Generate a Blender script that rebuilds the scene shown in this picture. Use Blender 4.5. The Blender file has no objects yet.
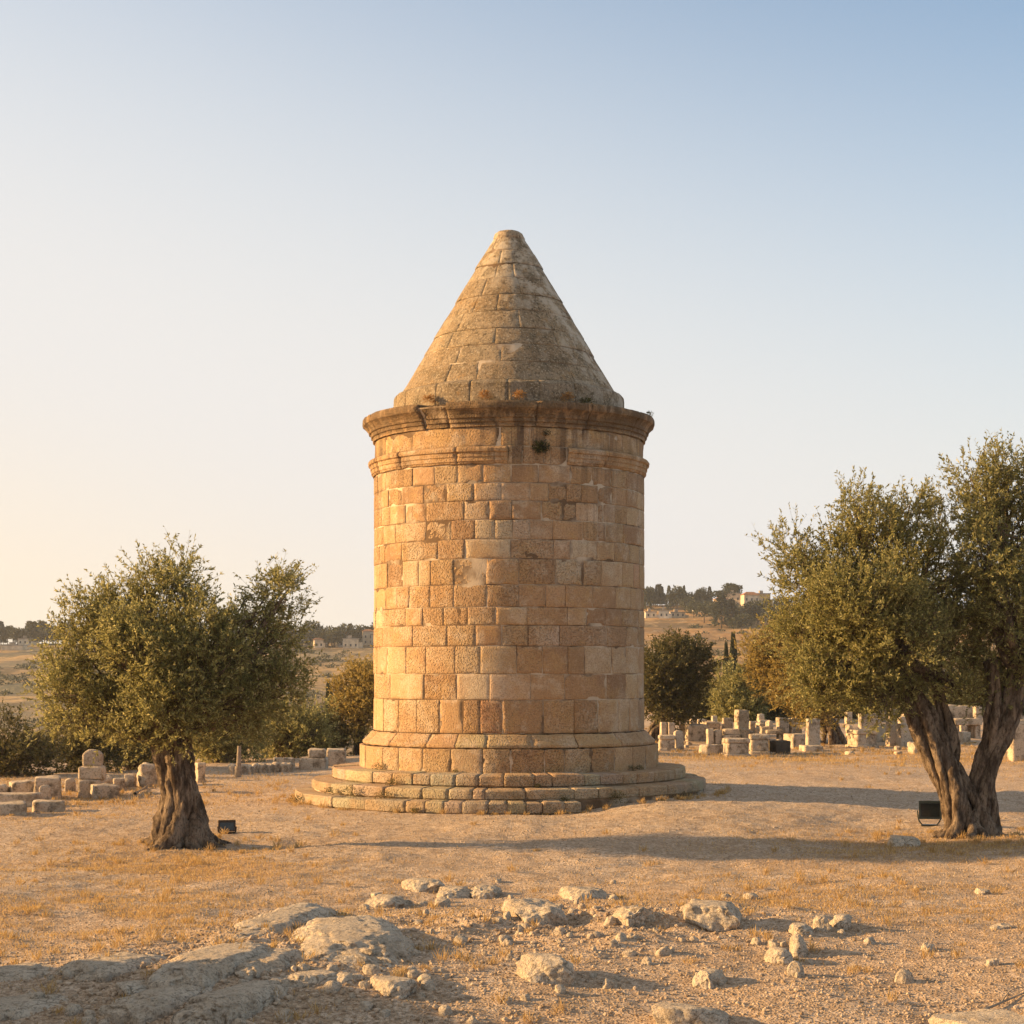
import bpy, bmesh, math, random
import numpy as np
from math import radians, sin, cos, pi

random.seed(7)
RNG = np.random.default_rng(11)
SC = bpy.context.scene
COL = SC.collection

# ------------------------------------------------------------------ camera, sky, sun, exposure
F, CD, CH = 1808.0, 42.0, 2.93            # focal length in px, distance to the tower axis, eye height
cam = bpy.data.cameras.new('camera'); cam_o = bpy.data.objects.new('camera', cam); COL.objects.link(cam_o)
cam.sensor_width = 36.0; cam.lens = 36.0 * F / 1024.0
cam.shift_y = (672 - 512) / 1024.0
cam.clip_end = 6000; cam.clip_start = 0.2
cam_o.location = (0, -CD, CH); cam_o.rotation_euler = (radians(90), 0, 0)
SC.camera = cam_o

SUN_EL, SUN_AZ = radians(15.0), radians(-3.0)     # azimuth: from due left towards the viewer
sdir = np.array([-cos(SUN_EL) * cos(SUN_AZ), -cos(SUN_EL) * sin(SUN_AZ), sin(SUN_EL)])
w = bpy.data.worlds.new('World'); SC.world = w; w.use_nodes = True
nt = w.node_tree; bg = nt.nodes['Background']
sky = nt.nodes.new('ShaderNodeTexSky'); sky.sky_type = 'NISHITA'; sky.sun_disc = False
sky.sun_elevation = SUN_EL
sky.sun_rotation = math.atan2(sdir[0], sdir[1])
sky.air_density = 1.0; sky.dust_density = 2.2; sky.ozone_density = 1.6; sky.altitude = 600
def _wn(t, **k):
    n_ = nt.nodes.new(t)
    for a_, b_ in k.items(): setattr(n_, a_, b_)
    return n_
def _mr(v, a, b, c=0.0, d=1.0):
    n_ = _wn('ShaderNodeMapRange', interpolation_type='SMOOTHSTEP'); nt.links.new(v, n_.inputs[0])
    for i_, x_ in enumerate((a, b, c, d)): n_.inputs[1 + i_].default_value = x_
    return n_.outputs[0]
def _mx(f, a, b):
    n_ = _wn('ShaderNodeMix', data_type='RGBA')
    for i_, x_ in ((0, f), (6, a), (7, b)):
        if isinstance(x_, bpy.types.NodeSocket): nt.links.new(x_, n_.inputs[i_])
        else: n_.inputs[i_].default_value = x_
    return n_.outputs[2]
def _ma(op, a, b):
    n_ = _wn('ShaderNodeMath', operation=op)
    for i_, x_ in ((0, a), (1, b)):
        if isinstance(x_, bpy.types.NodeSocket): nt.links.new(x_, n_.inputs[i_])
        else: n_.inputs[i_].default_value = x_
    return n_.outputs[0]
_tc = _wn('ShaderNodeTexCoord'); _sp = _wn('ShaderNodeSeparateXYZ'); nt.links.new(_tc.outputs['Generated'], _sp.inputs[0])
_x, _z = _sp.outputs[0], _sp.outputs[2]
# thin summer haze: the sky pales towards the horizon and warms towards the low sun on the left
_zz = _ma('ADD', _z, _ma('MULTIPLY', _x, 0.30))
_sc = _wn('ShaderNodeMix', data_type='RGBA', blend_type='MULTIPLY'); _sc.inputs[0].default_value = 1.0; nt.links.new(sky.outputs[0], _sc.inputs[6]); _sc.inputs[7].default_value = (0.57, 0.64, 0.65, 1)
_c = _mx(_mr(_zz, 0.50, 0.08, 0.05, 1.0), _sc.outputs[2], (2.58, 2.50, 2.42, 1))
_c = _mx(_ma('MULTIPLY', _mr(_zz, 0.11, -0.10, 0.0, 1.0), 0.95), _c, (3.1, 2.62, 2.0, 1))
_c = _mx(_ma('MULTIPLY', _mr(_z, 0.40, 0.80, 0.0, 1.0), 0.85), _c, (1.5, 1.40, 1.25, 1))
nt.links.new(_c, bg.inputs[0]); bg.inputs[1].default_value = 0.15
sun = bpy.data.lights.new('sun', 'SUN'); sun.energy = 5.0; sun.angle = radians(0.8); sun.color = (1.0, 0.63, 0.27)
sun_o = bpy.data.objects.new('sun', sun); COL.objects.link(sun_o)
from mathutils import Vector, Matrix
sun_o.rotation_euler = Vector(-sdir).to_track_quat('-Z', 'Y').to_euler()
SC.view_settings.view_transform = 'Standard'; SC.view_settings.look = 'None'
SC.view_settings.gamma = 1.0; SC.view_settings.exposure = 1.18

# ------------------------------------------------------------------ noise
def _hash(ix, iy, iz, s):
    h = (ix.astype(np.int64) * 374761393 + iy.astype(np.int64) * 668265263 + iz.astype(np.int64) * 2147483647 + s * 974711) & 0xffffffff
    h = ((h ^ (h >> 13)) * 1274126177) & 0xffffffff
    h = ((h ^ (h >> 16)) * 2246822519) & 0xffffffff
    return ((h ^ (h >> 15)) & 0xffffff) / float(0xffffff)
def vnoise(x, y, z=None, s=0):
    x = np.asarray(x, float); y = np.asarray(y, float); z = np.zeros_like(x) if z is None else np.asarray(z, float)
    ix, iy, iz = np.floor(x), np.floor(y), np.floor(z)
    fx, fy, fz = x - ix, y - iy, z - iz
    fx, fy, fz = (t * t * (3 - 2 * t) for t in (fx, fy, fz))
    r = 0
    for dz in (0, 1):
        wz = fz if dz else 1 - fz
        for dy in (0, 1):
            wy = fy if dy else 1 - fy
            for dx in (0, 1):
                wx = fx if dx else 1 - fx
                r = r + _hash(ix + dx, iy + dy, iz + dz, s) * wx * wy * wz
    return r * 2 - 1
def fbm(x, y, z=None, o=4, s=0, g=0.5):
    a, f, r, t = 1.0, 1.0, 0, 0
    for k in range(o):
        r = r + a * vnoise(np.asarray(x) * f, np.asarray(y) * f, None if z is None else np.asarray(z) * f, s + k * 17); t += a
        a *= g; f *= 2.03
    return r / t
def ss(a, b, x):
    t = np.clip((np.asarray(x, float) - a) / (b - a), 0, 1)
    return t * t * (3 - 2 * t)

# ------------------------------------------------------------------ terrain height
_ZA = [-2, -0.6, -0.29, -0.2, -0.10, 0.0, 0.07, 0.13, 0.2, 0.4, 2]
_ZZ = [10.5, 11.5, 11.5, 12.5, 13.5, 20, 27.0, 28.0, 27, 25, 22]
def hillT(x, y):
    D = np.asarray(y, float) + CD
    a = np.asarray(x, float) / np.maximum(D, 5.0)
    D = np.where(D < 0, 0, D)
    left = ss(-0.06, -0.11, a)
    z = 0.6 * ss(66, 92, D) * (1 - left)
    z = z - left * 17 * ss(57, 150, D) - (1 - left) * 19 * ss(98, 210, D)
    Zc = np.interp(a, _ZA, _ZZ)
    t = np.clip((D - 235) / (650 - 235), 0, 1)
    ramp = t ** 0.85
    hz = (Zc + 18) * ramp + 4.0 * fbm(x / 70.0, y / 70.0, s=5) * ramp * (1 - 0.7 * ss(560, 650, D))
    terr = hz / 2.3
    fr = terr - np.floor(terr)
    hz2 = (np.floor(terr) + ss(0.70, 1.0, fr) * 0.85 + fr * 0.15) * 2.3
    k = 0.9 * ss(0.02, 0.06, a) + 0.45 * (1 - ss(0.02, 0.06, a))
    hz = hz + (hz2 - hz) * k * ss(0.02, 0.1, t) * (1 - ss(0.9, 1.0, t))
    z = z + hz - np.clip(D - 655, 0, None) * 0.03
    return z
def H(x, y):
    x = np.asarray(x, float); y = np.asarray(y, float)
    D = y + CD
    z = hillT(x, y)
    rt = np.hypot(x + 0.05, y)
    near = (1 - ss(75, 120, D)) * ss(4.6, 9, rt)
    z = z + near * (0.21 * fbm(x / 7.0, y / 7.0, s=1, o=3) + 0.06 * fbm(x / 1.4, y / 1.4, s=2, o=3))
    z = z + 0.026 * fbm(x / 0.35, y / 0.35, s=3, o=3) * (1 - ss(40, 60, D))
    z = z + 0.20 * ss(0.9, 3.2, x) * ss(3.6, 4.3, rt) * (1 - ss(4.9, 12, rt)) * ss(6, 2, y)
    # stony hump in the middle foreground
    r1 = np.exp(-((x - 0.9) / 2.6) ** 2) * np.exp(-((D - 21.0) / 1.7) ** 2)
    r2 = np.exp(-((x + 2.6) / 1.3) ** 2) * np.exp(-((D - 18.6) / 1.8) ** 2)
    z = z + 0.23 * r1 * (1 + 0.5 * fbm(x * 1.6, y * 1.6, s=8)) + 0.12 * r2
    z = z + 0.10 * (r1 + r2) * fbm(x * 2.6, y * 2.6, s=9, o=4)
    z = z - 0.40 * ss(18.3, 14.0, D)
    # unseen bank added beyond the left edge to throw shade over the front plot
    ridge = 2.3 + 0.5 * fbm(x / 1.5, y / 1.5, s=12)
    z = z + ridge * np.exp(-((x + 9.4) / 1.8) ** 2) * ss(19.6, 16.4, D + 0.8 * fbm(x / 2.0, y / 2.0, s=13)) * ss(3, 7, D)
    return z
def at(px, py):
    """point of the ground seen at pixel (px, py)"""
    dx, dz = (px - 512) / F, (672 - py) / F
    D = np.concatenate([np.arange(10, 110, 0.05), np.arange(110, 900, 0.5)])
    below = (CH + dz * D) <= H(dx * D, D - CD)
    i = int(np.argmax(below)) if below.any() else len(D) - 1
    d = float(D[i]); x = dx * d
    return x, d - CD, float(H(x, d - CD)), d
def atD(px, d):
    x = (px - 512) / F * d
    return x, d - CD, float(H(x, d - CD))
def P(px, py, d):
    return np.array([(px - 512) / F * d, d - CD, CH + (672 - py) / F * d])

# ------------------------------------------------------------------ mesh / object helpers
def mk_mesh(name, V, faces, mats, midx=None, smooth=True, attrs=None):
    """faces: list of int arrays of shape (n,k)"""
    me = bpy.data.meshes.new(name)
    V = np.asarray(V, np.float32)
    me.vertices.add(len(V)); me.vertices.foreach_set('co', V.ravel())
    faces = [np.asarray(f, np.int32) for f in faces if len(f)]
    nl = sum(f.size for f in faces); nf = sum(len(f) for f in faces)
    me.loops.add(nl); me.polygons.add(nf)
    me.loops.foreach_set('vertex_index', np.concatenate([f.ravel() for f in faces]))
    tot = np.concatenate([np.full(len(f), f.shape[1], np.int32) for f in faces])
    st = np.concatenate([[0], np.cumsum(tot)[:-1]]).astype(np.int32)
    me.polygons.foreach_set('loop_start', st); me.polygons.foreach_set('loop_total', tot)
    me.polygons.foreach_set('use_smooth', np.full(nf, smooth, bool))
    for m in mats: me.materials.append(m)
    if midx is not None: me.polygons.foreach_set('material_index', np.asarray(midx, np.int32))
    for an, (typ, arr) in (attrs or {}).items():
        A = me.attributes.new(an, typ, 'POINT')
        A.data.foreach_set('color' if typ == 'FLOAT_COLOR' else 'value', np.asarray(arr, np.float32).ravel())
    me.update(calc_edges=True); me.validate()
    return me
def ob(name, me, parent=None, loc=(0, 0, 0), rz=0.0):
    o = bpy.data.objects.new(name, me); COL.objects.link(o)
    o.location = loc; o.rotation_euler = (0, 0, rz)
    if parent is not None: o.parent = parent
    return o
def tag(o, label, cat, group=None, kind=None):
    o['label'] = label; o['category'] = cat
    if group: o['group'] = group
    if kind: o['kind'] = kind
    return o
def thing(name, label, cat, loc=(0, 0, 0), rz=0.0, group=None):
    return tag(ob(name, None, None, loc, rz), label, cat, group)
def copy_tree(o, parent=None):
    c = o.copy(); COL.objects.link(c)
    if parent is not None: c.parent = parent
    for ch in list(o.children): copy_tree(ch, c)
    return c

# ------------------------------------------------------------------ materials
class NT:
    def __init__(s, name, rough=0.9, spec=0.2):
        s.m = bpy.data.materials.new(name); s.m.use_nodes = True
        s.t = s.m.node_tree; s.b = s.t.nodes['Principled BSDF']
        s.b.inputs['Roughness'].default_value = rough
        s.b.inputs['Specular IOR Level'].default_value = spec
        s.co = s.t.nodes.new('ShaderNodeTexCoord')
    def n(s, typ, **kw):
        nd = s.t.nodes.new(typ)
        for k, v in kw.items():
            if k.startswith('i_'):
                key = k[2:].replace('_', ' ')
                key = int(key) if key.isdigit() else key
                s.inp(nd, key, v)
            else: setattr(nd, k, v)
        return nd
    def inp(s, nd, key, v):
        if isinstance(v, bpy.types.NodeSocket): s.t.links.new(v, nd.inputs[key])
        else: nd.inputs[key].default_value = v
    def noise(s, scale, detail=4, rough=0.55, vec=None, dist=0.0):
        nd = s.n('ShaderNodeTexNoise'); s.inp(nd, 'Vector', vec or s.co.outputs['Object'])
        s.inp(nd, 'Scale', scale); s.inp(nd, 'Detail', detail); s.inp(nd, 'Roughness', rough); s.inp(nd, 'Distortion', dist)
        return nd.outputs['Fac']
    def voro(s, scale, vec=None, feat='F1', out='Distance', rnd=1.0):
        nd = s.n('ShaderNodeTexVoronoi', feature=feat); s.inp(nd, 'Vector', vec or s.co.outputs['Object']); s.inp(nd, 'Scale', scale)
        s.inp(nd, 'Randomness', rnd)
        return nd.outputs[out]
    def mapr(s, v, a, b, c=0.0, d=1.0, smooth=True):
        nd = s.n('ShaderNodeMapRange', interpolation_type='SMOOTHSTEP' if smooth else 'LINEAR')
        s.inp(nd, 'Value', v)
        for k, x in zip(('From Min', 'From Max', 'To Min', 'To Max'), (a, b, c, d)): s.inp(nd, k, x)
        return nd.outputs[0]
    def math(s, op, a, b=0.5, c=None):
        nd = s.n('ShaderNodeMath', operation=op); s.inp(nd, 0, a); s.inp(nd, 1, b)
        if c is not None: s.inp(nd, 2, c)
        return nd.outputs[0]
    def mix(s, f, a, b, mode='MIX'):
        nd = s.n('ShaderNodeMix', data_type='RGBA', blend_type=mode)
        s.inp(nd, 0, f)
        for i, v in ((6, a), (7, b)):
            if isinstance(v, tuple) and len(v) == 3: v = v + (1,)
            s.inp(nd, i, v)
        return nd.outputs[2]
    def vmap(s, scale, vec=None):
        nd = s.n('ShaderNodeMapping'); s.inp(nd, 'Vector', vec or s.co.outputs['Object']); nd.inputs['Scale'].default_value = scale
        return nd.outputs[0]
    def attr(s, name):
        return s.n('ShaderNodeAttribute', attribute_name=name)
    def bump(s, h, strength=0.5, dist=0.02, prev=None):
        nd = s.n('ShaderNodeBump'); s.inp(nd, 'Height', h); s.inp(nd, 'Strength', strength); s.inp(nd, 'Distance', dist)
        if prev is not None: s.inp(nd, 'Normal', prev)
        return nd.outputs[0]
    def out(s, col=None, nrm=None):
        if col is not None: s.inp(s.b, 'Base Color', col if not (isinstance(col, tuple) and len(col) == 3) else col + (1,))
        if nrm is not None: s.t.links.new(nrm, s.b.inputs['Normal'])
        return s.m

def mat_ashlar():
    k = NT('golden_limestone')
    a = k.attr('tone'); pos = k.co.outputs['Object']
    c = a.outputs['Color']; rough = a.outputs['Alpha']
    big = k.noise(0.9, 5, 0.6)
    c = k.mix(0.06, c, (0.46, 0.315, 0.18))
    c = k.mix(k.mapr(k.noise(0.45, 6, 0.65), 0.44, 0.60, 0.0, 0.6), c, (0.47, 0.275, 0.12))
    c = k.mix(k.mapr(big, 0.42, 0.62, 0.0, 0.65), c, (0.43, 0.265, 0.145))
    c = k.mix(k.mapr(k.noise(1.25, 6, 0.7), 0.5, 0.64, 0.0, 0.55), c, (0.60, 0.48, 0.35))
    c = k.mix(k.mapr(k.noise(1.7, 6, 0.75), 0.5, 0.64, 0.0, 0.5), c, (0.50, 0.31, 0.13))
    med = k.noise(5.0, 5, 0.65)
    c = k.mix(k.mapr(med, 0.5, 0.72, 0.0, 0.42), c, (0.60, 0.46, 0.33))
    c = k.mix(k.mapr(k.noise(3.2, 6, 0.7), 0.56, 0.72, 0.0, 0.5), c, (0.27, 0.155, 0.085))
    fine = k.noise(30, 5, 0.8)
    c = k.mix(k.mapr(fine, 0.38, 0.53, 0.6, 0.0), c, (0.23, 0.135, 0.075))
    c = k.mix(k.mapr(k.noise(36, 4, 0.75), 0.55, 0.66, 0.0, 0.4), c, (0.66, 0.50, 0.32))
    # dark run-off streaks under the cornice
    z = k.n('ShaderNodeSeparateXYZ'); k.inp(z, 0, pos)
    st = k.noise(1.0, 4, 0.6, vec=k.vmap((5.5, 5.5, 0.22)))
    zm = k.mapr(z.outputs[2], 6.2, 8.5, 0.0, 1.0)
    zlow = k.mapr(z.outputs[2], 3.0, 7.5, 0.0, 0.35)
    f = k.math('MULTIPLY', k.mapr(st, 0.45, 0.60), k.math('MAXIMUM', zm, zlow))
    f = k.math('MULTIPLY', f, k.mapr(k.noise(0.55, 2), 0.38, 0.6, 0.15, 1.0))
    c = k.mix(f, c, (0.115, 0.075, 0.05))
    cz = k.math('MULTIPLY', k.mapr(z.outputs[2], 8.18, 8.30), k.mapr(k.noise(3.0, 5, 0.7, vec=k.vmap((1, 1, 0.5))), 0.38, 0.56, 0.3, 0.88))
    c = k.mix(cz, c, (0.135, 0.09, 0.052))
    # grey-green growth near the ground
    gz = k.mapr(z.outputs[2], 0.9, 0.0, 0.0, 1.0)
    g = k.math('MULTIPLY', k.mapr(k.noise(2.6, 5, 0.65), 0.5, 0.66), gz)
    c = k.mix(k.math('MULTIPLY', g, 0.75), c, (0.13, 0.115, 0.06))
    c = k.mix(k.math('MULTIPLY', gz, 0.45), c, (0.40, 0.32, 0.22))
    h1 = k.math('MULTIPLY', k.noise(22, 5, 0.7), rough)
    h2 = k.math('MULTIPLY', k.mapr(k.voro(26), 0.05, 0.5), rough)
    n = k.bump(k.math('ADD', h1, h2), 0.9, 0.05)
    n = k.bump(k.noise(90, 3, 0.7), 0.30, 0.012, n)
    return k.out(c, n)
def mat_mortar():
    k = NT('old_mortar')
    c = k.mix(k.mapr(k.noise(1.1, 4), 0.42, 0.62), (0.15, 0.095, 0.055), (0.55, 0.44, 0.32))
    return k.out(c, k.bump(k.noise(40, 4), 0.6, 0.02))
def mat_roof():
    k = NT('lichened_roof_stone')
    a = k.attr('tone'); c = a.outputs['Color']
    c = k.mix(k.mapr(k.noise(0.8, 4, 0.6), 0.4, 0.65, 0, 0.7), c, (0.21, 0.15, 0.09))
    c = k.mix(k.mapr(k.noise(2.0, 6, 0.7), 0.48, 0.66, 0.0, 0.7), c, (0.115, 0.088, 0.052))
    sp = k.noise(17, 5, 0.8)
    c = k.mix(k.mapr(sp, 0.40, 0.50, 0.8, 0.0), c, (0.065, 0.05, 0.033))
    c = k.mix(k.mapr(k.noise(21, 4, 0.75), 0.54, 0.63, 0.0, 0.8), c, (0.50, 0.41, 0.29))
    c = k.mix(k.mapr(k.noise(3.0, 3, 0.6), 0.62, 0.72, 0.0, 0.5), c, (0.33, 0.19, 0.07))
    sx = k.n('ShaderNodeSeparateXYZ'); k.inp(sx, 0, k.co.outputs['Object'])
    pm = k.math('MULTIPLY', k.mapr(k.math('ADD', sx.outputs[2], k.math('MULTIPLY', sx.outputs[0], 1.3)), 10.4, 13.2, 0.15, 1.0), k.mapr(k.noise(2.6, 5, 0.7), 0.46, 0.60))
    c = k.mix(k.math('MULTIPLY', pm, 0.85), c, (0.56, 0.48, 0.375))
    n = k.bump(k.noise(20, 5, 0.75), 0.8, 0.04)
    n = k.bump(k.noise(75, 3, 0.7), 0.4, 0.012, n)
    return k.out(c, n)
def mat_grave():
    k = NT('weathered_grave_stone')
    inf = k.n('ShaderNodeObjectInfo')
    c = k.mix(inf.outputs['Random'], (0.60, 0.475, 0.34), (0.50, 0.41, 0.31))
    c = k.mix(k.mapr(k.noise(2.4, 6, 0.7), 0.46, 0.62, 0, 0.8), c, (0.19, 0.14, 0.09))
    c = k.mix(k.mapr(k.noise(5, 5, 0.7), 0.55, 0.66, 0, 0.7), c, (0.10, 0.08, 0.055))
    c = k.mix(k.mapr(k.noise(11, 5, 0.7), 0.5, 0.68, 0, 0.5), c, (0.60, 0.50, 0.38))
    c = k.mix(k.mapr(k.noise(24, 4, 0.7), 0.35, 0.5, 0.6, 0), c, (0.15, 0.115, 0.08))
    n = k.bump(k.noise(9, 5, 0.7), 0.8, 0.06)
    return k.out(c, k.bump(k.noise(40, 4, 0.7), 0.5, 0.02, n))
def mat_rock():
    k = NT('pale_bedrock')
    c = k.mix(k.mapr(k.noise(1.3, 5, 0.6), 0.35, 0.65), (0.56, 0.455, 0.34), (0.68, 0.575, 0.45))
    c = k.mix(k.mapr(k.noise(6.5, 6, 0.7), 0.49, 0.66, 0, 0.6), c, (0.30, 0.225, 0.15))
    c = k.mix(k.mapr(k.noise(34, 4, 0.7), 0.36, 0.52, 0.65, 0), c, (0.16, 0.125, 0.09))
    c = k.mix(k.mapr(k.noise(3.4, 4, 0.6), 0.58, 0.7, 0, 0.5), c, (0.58, 0.50, 0.41))
    wv = k.n('ShaderNodeVectorMath', operation='ADD'); nn = k.n('ShaderNodeTexNoise'); k.inp(nn, 'Vector', k.co.outputs['Object']); k.inp(nn, 'Scale', 4.0); k.inp(nn, 'Detail', 5)
    sv = k.n('ShaderNodeVectorMath', operation='SCALE'); k.inp(sv, 0, nn.outputs['Color']); k.inp(sv, 'Scale', 0.5)
    k.inp(wv, 0, k.vmap((1.0, 2.2, 2.2))); k.inp(wv, 1, sv.outputs[0])
    crack = k.mapr(k.voro(1.6, vec=wv.outputs[0], feat='DISTANCE_TO_EDGE'), 0.0, 0.035)
    c = k.mix(k.math('MULTIPLY', k.mapr(crack, 0.0, 1.0, 0.6, 0.0), k.mapr(k.noise(1.7, 3), 0.45, 0.6)), c, (0.17, 0.125, 0.08))
    n = k.bump(crack, 0.35, 0.04)
    n = k.bump(k.noise(7, 6, 0.75), 0.9, 0.09, n)
    n = k.bump(k.voro(16), 0.45, 0.035, n)
    return k.out(c, k.bump(k.noise(45, 4, 0.75), 0.7, 0.02, n))
def mat_pebble():
    k = NT('loose_pebble')
    g = k.n('ShaderNodeNewGeometry')
    r = g.outputs['Random Per Island']
    c = k.mix(r, (0.28, 0.20, 0.13), (0.58, 0.46, 0.34))
    c = k.mix(k.mapr(k.noise(30, 3), 0.4, 0.6, 0.4, 0), c, (0.2, 0.14, 0.09))
    return k.out(c, k.bump(k.noise(60, 3), 0.5, 0.01))
def mat_ground():
    k = NT('dry_gravelly_earth')
    gr = k.attr('grass').outputs['Fac']; ru = k.attr('rubble').outputs['Fac']
    c = k.mix(k.mapr(k.noise(0.28, 5, 0.6), 0.35, 0.65), (0.63, 0.465, 0.325), (0.70, 0.56, 0.43))
    ln = k.n('ShaderNodeVectorMath', operation='LENGTH'); k.inp(ln, 0, k.co.outputs['Object'])
    pth = k.math('MULTIPLY', k.mapr(ln.outputs['Value'], 13.0, 6.0), k.mapr(k.noise(0.5, 4), 0.35, 0.6, 0.4, 1.0))
    c = k.mix(k.math('MULTIPLY', pth, 0.7), c, (0.72, 0.585, 0.45))
    c = k.mix(k.mapr(k.noise(1.7, 5, 0.65), 0.48, 0.68, 0, 0.6), c, (0.37, 0.235, 0.13))
    gm = k.math('MULTIPLY', gr, k.mapr(k.noise(3.0, 6, 0.7), 0.36, 0.6, 0.35, 1.0))
    c = k.mix(k.math('MULTIPLY', gm, 0.95), c, (0.47, 0.255, 0.075))
    c = k.mix(k.math('MULTIPLY', ru, k.mapr(k.noise(2.3, 5, 0.7), 0.42, 0.58, 0.0, 0.75)), c, (0.50, 0.37, 0.245))
    c = k.mix(k.mapr(k.noise(4.5, 7, 0.8), 0.40, 0.54, 0.5, 0.0), c, (0.33, 0.21, 0.115))
    c = k.mix(k.mapr(k.noise(5.5, 7, 0.8), 0.53, 0.66, 0.0, 0.6), c, (0.66, 0.51, 0.36))
    c = k.mix(k.mapr(k.noise(17, 5, 0.75), 0.45, 0.56, 0.7, 0.0), c, (0.27, 0.18, 0.11))
    c = k.mix(k.mapr(k.noise(55, 3, 0.7), 0.55, 0.68, 0.0, 0.55), c, (0.68, 0.55, 0.41))
    c = k.mix(k.mapr(k.noise(75, 3, 0.7), 0.33, 0.46, 0.55, 0.0), c, (0.17, 0.11, 0.065))
    n = k.bump(k.noise(9, 6, 0.75), 0.7, 0.05)
    n = k.bump(k.mapr(k.voro(30), 0.0, 0.6, 1.0, 0.0), 0.7, 0.03, n)
    n = k.bump(k.noise(80, 3, 0.8), 0.5, 0.012, n)
    return k.out(c, n)
def mat_hill():
    k = NT('dry_hillside', 0.95, 0.1)
    pos = k.n('ShaderNodeNewGeometry').outputs['Position']
    sx = k.n('ShaderNodeSeparateXYZ'); k.inp(sx, 0, pos)
    lr = k.mapr(k.math('ADD', sx.outputs[0], k.math('MULTIPLY', k.noise(0.008, 3), 60)), -40, 40)
    dry = k.mix(k.mapr(k.noise(0.012, 5, 0.6), 0.4, 0.62), (0.46, 0.275, 0.115), (0.35, 0.20, 0.09))
    grey = k.mix(k.mapr(k.noise(0.016, 5, 0.6), 0.4, 0.62), (0.215, 0.18, 0.125), (0.125, 0.125, 0.088))
    c = k.mix(lr, grey, dry)
    st = k.noise(1.0, 5, 0.7, vec=k.vmap((0.012, 0.012, 0.4)))
    c = k.mix(k.mapr(st, 0.48, 0.58, 0, 0.85), c, (0.15, 0.11, 0.065))
    c = k.mix(k.mapr(k.noise(0.03, 5, 0.7), 0.5, 0.6, 0, 0.6), c, (0.56, 0.36, 0.17))
    nz_ = k.n('ShaderNodeSeparateXYZ'); k.inp(nz_, 0, k.n('ShaderNodeNewGeometry').outputs['True Normal'])
    c = k.mix(k.mapr(nz_.outputs[2], 0.975, 0.90, 0, 0.8), c, (0.19, 0.14, 0.085))
    c = k.mix(k.mapr(k.noise(0.09, 6, 0.7), 0.53, 0.66, 0, 0.75), c, (0.115, 0.10, 0.055))
    c = k.mix(k.mapr(k.noise(0.35, 5, 0.7), 0.52, 0.66, 0, 0.5), c, (0.58, 0.43, 0.27))
    return k.out(c, k.bump(k.noise(0.5, 6, 0.7), 0.7, 0.8))
def mat_leaf(name, dark, mid, bright, trans=0.35):
    k = NT(name, 0.55, 0.35)
    r = k.n('ShaderNodeNewGeometry').outputs['Random Per Island']
    c = k.mix(k.mapr(r, 0.0, 0.7), dark, mid)
    c = k.mix(k.mapr(r, 0.72, 1.0, 0, 1, False), c, bright)
    k.inp(k.b, 'Base Color', c)
    tr = k.n('ShaderNodeBsdfTranslucent'); k.inp(tr, 0, k.mix(0.4, c, bright))
    mx = k.n('ShaderNodeMixShader'); k.inp(mx, 0, trans)
    k.t.links.new(k.b.outputs[0], mx.inputs[1]); k.t.links.new(tr.outputs[0], mx.inputs[2])
    k.t.links.new(mx.outputs[0], k.t.nodes['Material Output'].inputs[0])
    return k.m
def mat_bark():
    k = NT('olive_bark', 0.95, 0.1)
    v = k.vmap((1, 1, 0.28))
    c = k.mix(k.mapr(k.noise(7, 6, 0.7, vec=v), 0.38, 0.64), (0.072, 0.050, 0.036), (0.32, 0.24, 0.17))
    c = k.mix(k.mapr(k.noise(2.2, 4), 0.5, 0.7, 0, 0.5), c, (0.31, 0.235, 0.17))
    c = k.mix(k.mapr(k.noise(30, 4, 0.7, vec=v), 0.38, 0.5, 0.7, 0), c, (0.045, 0.03, 0.02))
    n = k.bump(k.noise(9, 6, 0.7, vec=v, dist=0.6), 1.0, 0.10)
    return k.out(c, k.bump(k.noise(34, 5, 0.75, vec=v), 0.8, 0.03, n))
def mat_plain(name, col, rough=0.6, spec=0.3, bs=0.0, scale=20):
    k = NT(name, rough, spec)
    c = k.mix(k.mapr(k.noise(scale, 4), 0.35, 0.65), tuple(x * 0.78 for x in col), tuple(min(1, x * 1.15) for x in col))
    return k.out(c, k.bump(k.noise(scale * 2, 4), bs, 0.02) if bs else None)

M_ASH, M_MOR, M_ROOF, M_GRAVE, M_ROCK, M_PEB = mat_ashlar(), mat_mortar(), mat_roof(), mat_grave(), mat_rock(), mat_pebble()
M_GROUND, M_HILL, M_BARK = mat_ground(), mat_hill(), mat_bark()
M_OLIVE = mat_leaf('olive_leaves', (0.085, 0.092, 0.028), (0.275, 0.265, 0.085), (0.64, 0.56, 0.25), 0.45)
M_BUSH = mat_leaf('dark_bush_leaves', (0.040, 0.044, 0.014), (0.105, 0.098, 0.03), (0.24, 0.195, 0.065), 0.3)
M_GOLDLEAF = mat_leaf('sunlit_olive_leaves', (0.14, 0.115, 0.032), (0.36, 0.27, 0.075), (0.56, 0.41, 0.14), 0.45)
M_CYP = mat_leaf('cypress_leaves', (0.016, 0.024, 0.010), (0.04, 0.05, 0.018), (0.09, 0.085, 0.03), 0.2)
M_FAR = mat_leaf('distant_tree_leaves', (0.028, 0.036, 0.018), (0.055, 0.065, 0.03), (0.11, 0.105, 0.045), 0.2)
M_GRASS = mat_leaf('dry_grass_blades', (0.32, 0.19, 0.065), (0.52, 0.33, 0.12), (0.68, 0.50, 0.24), 0.4)
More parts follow.
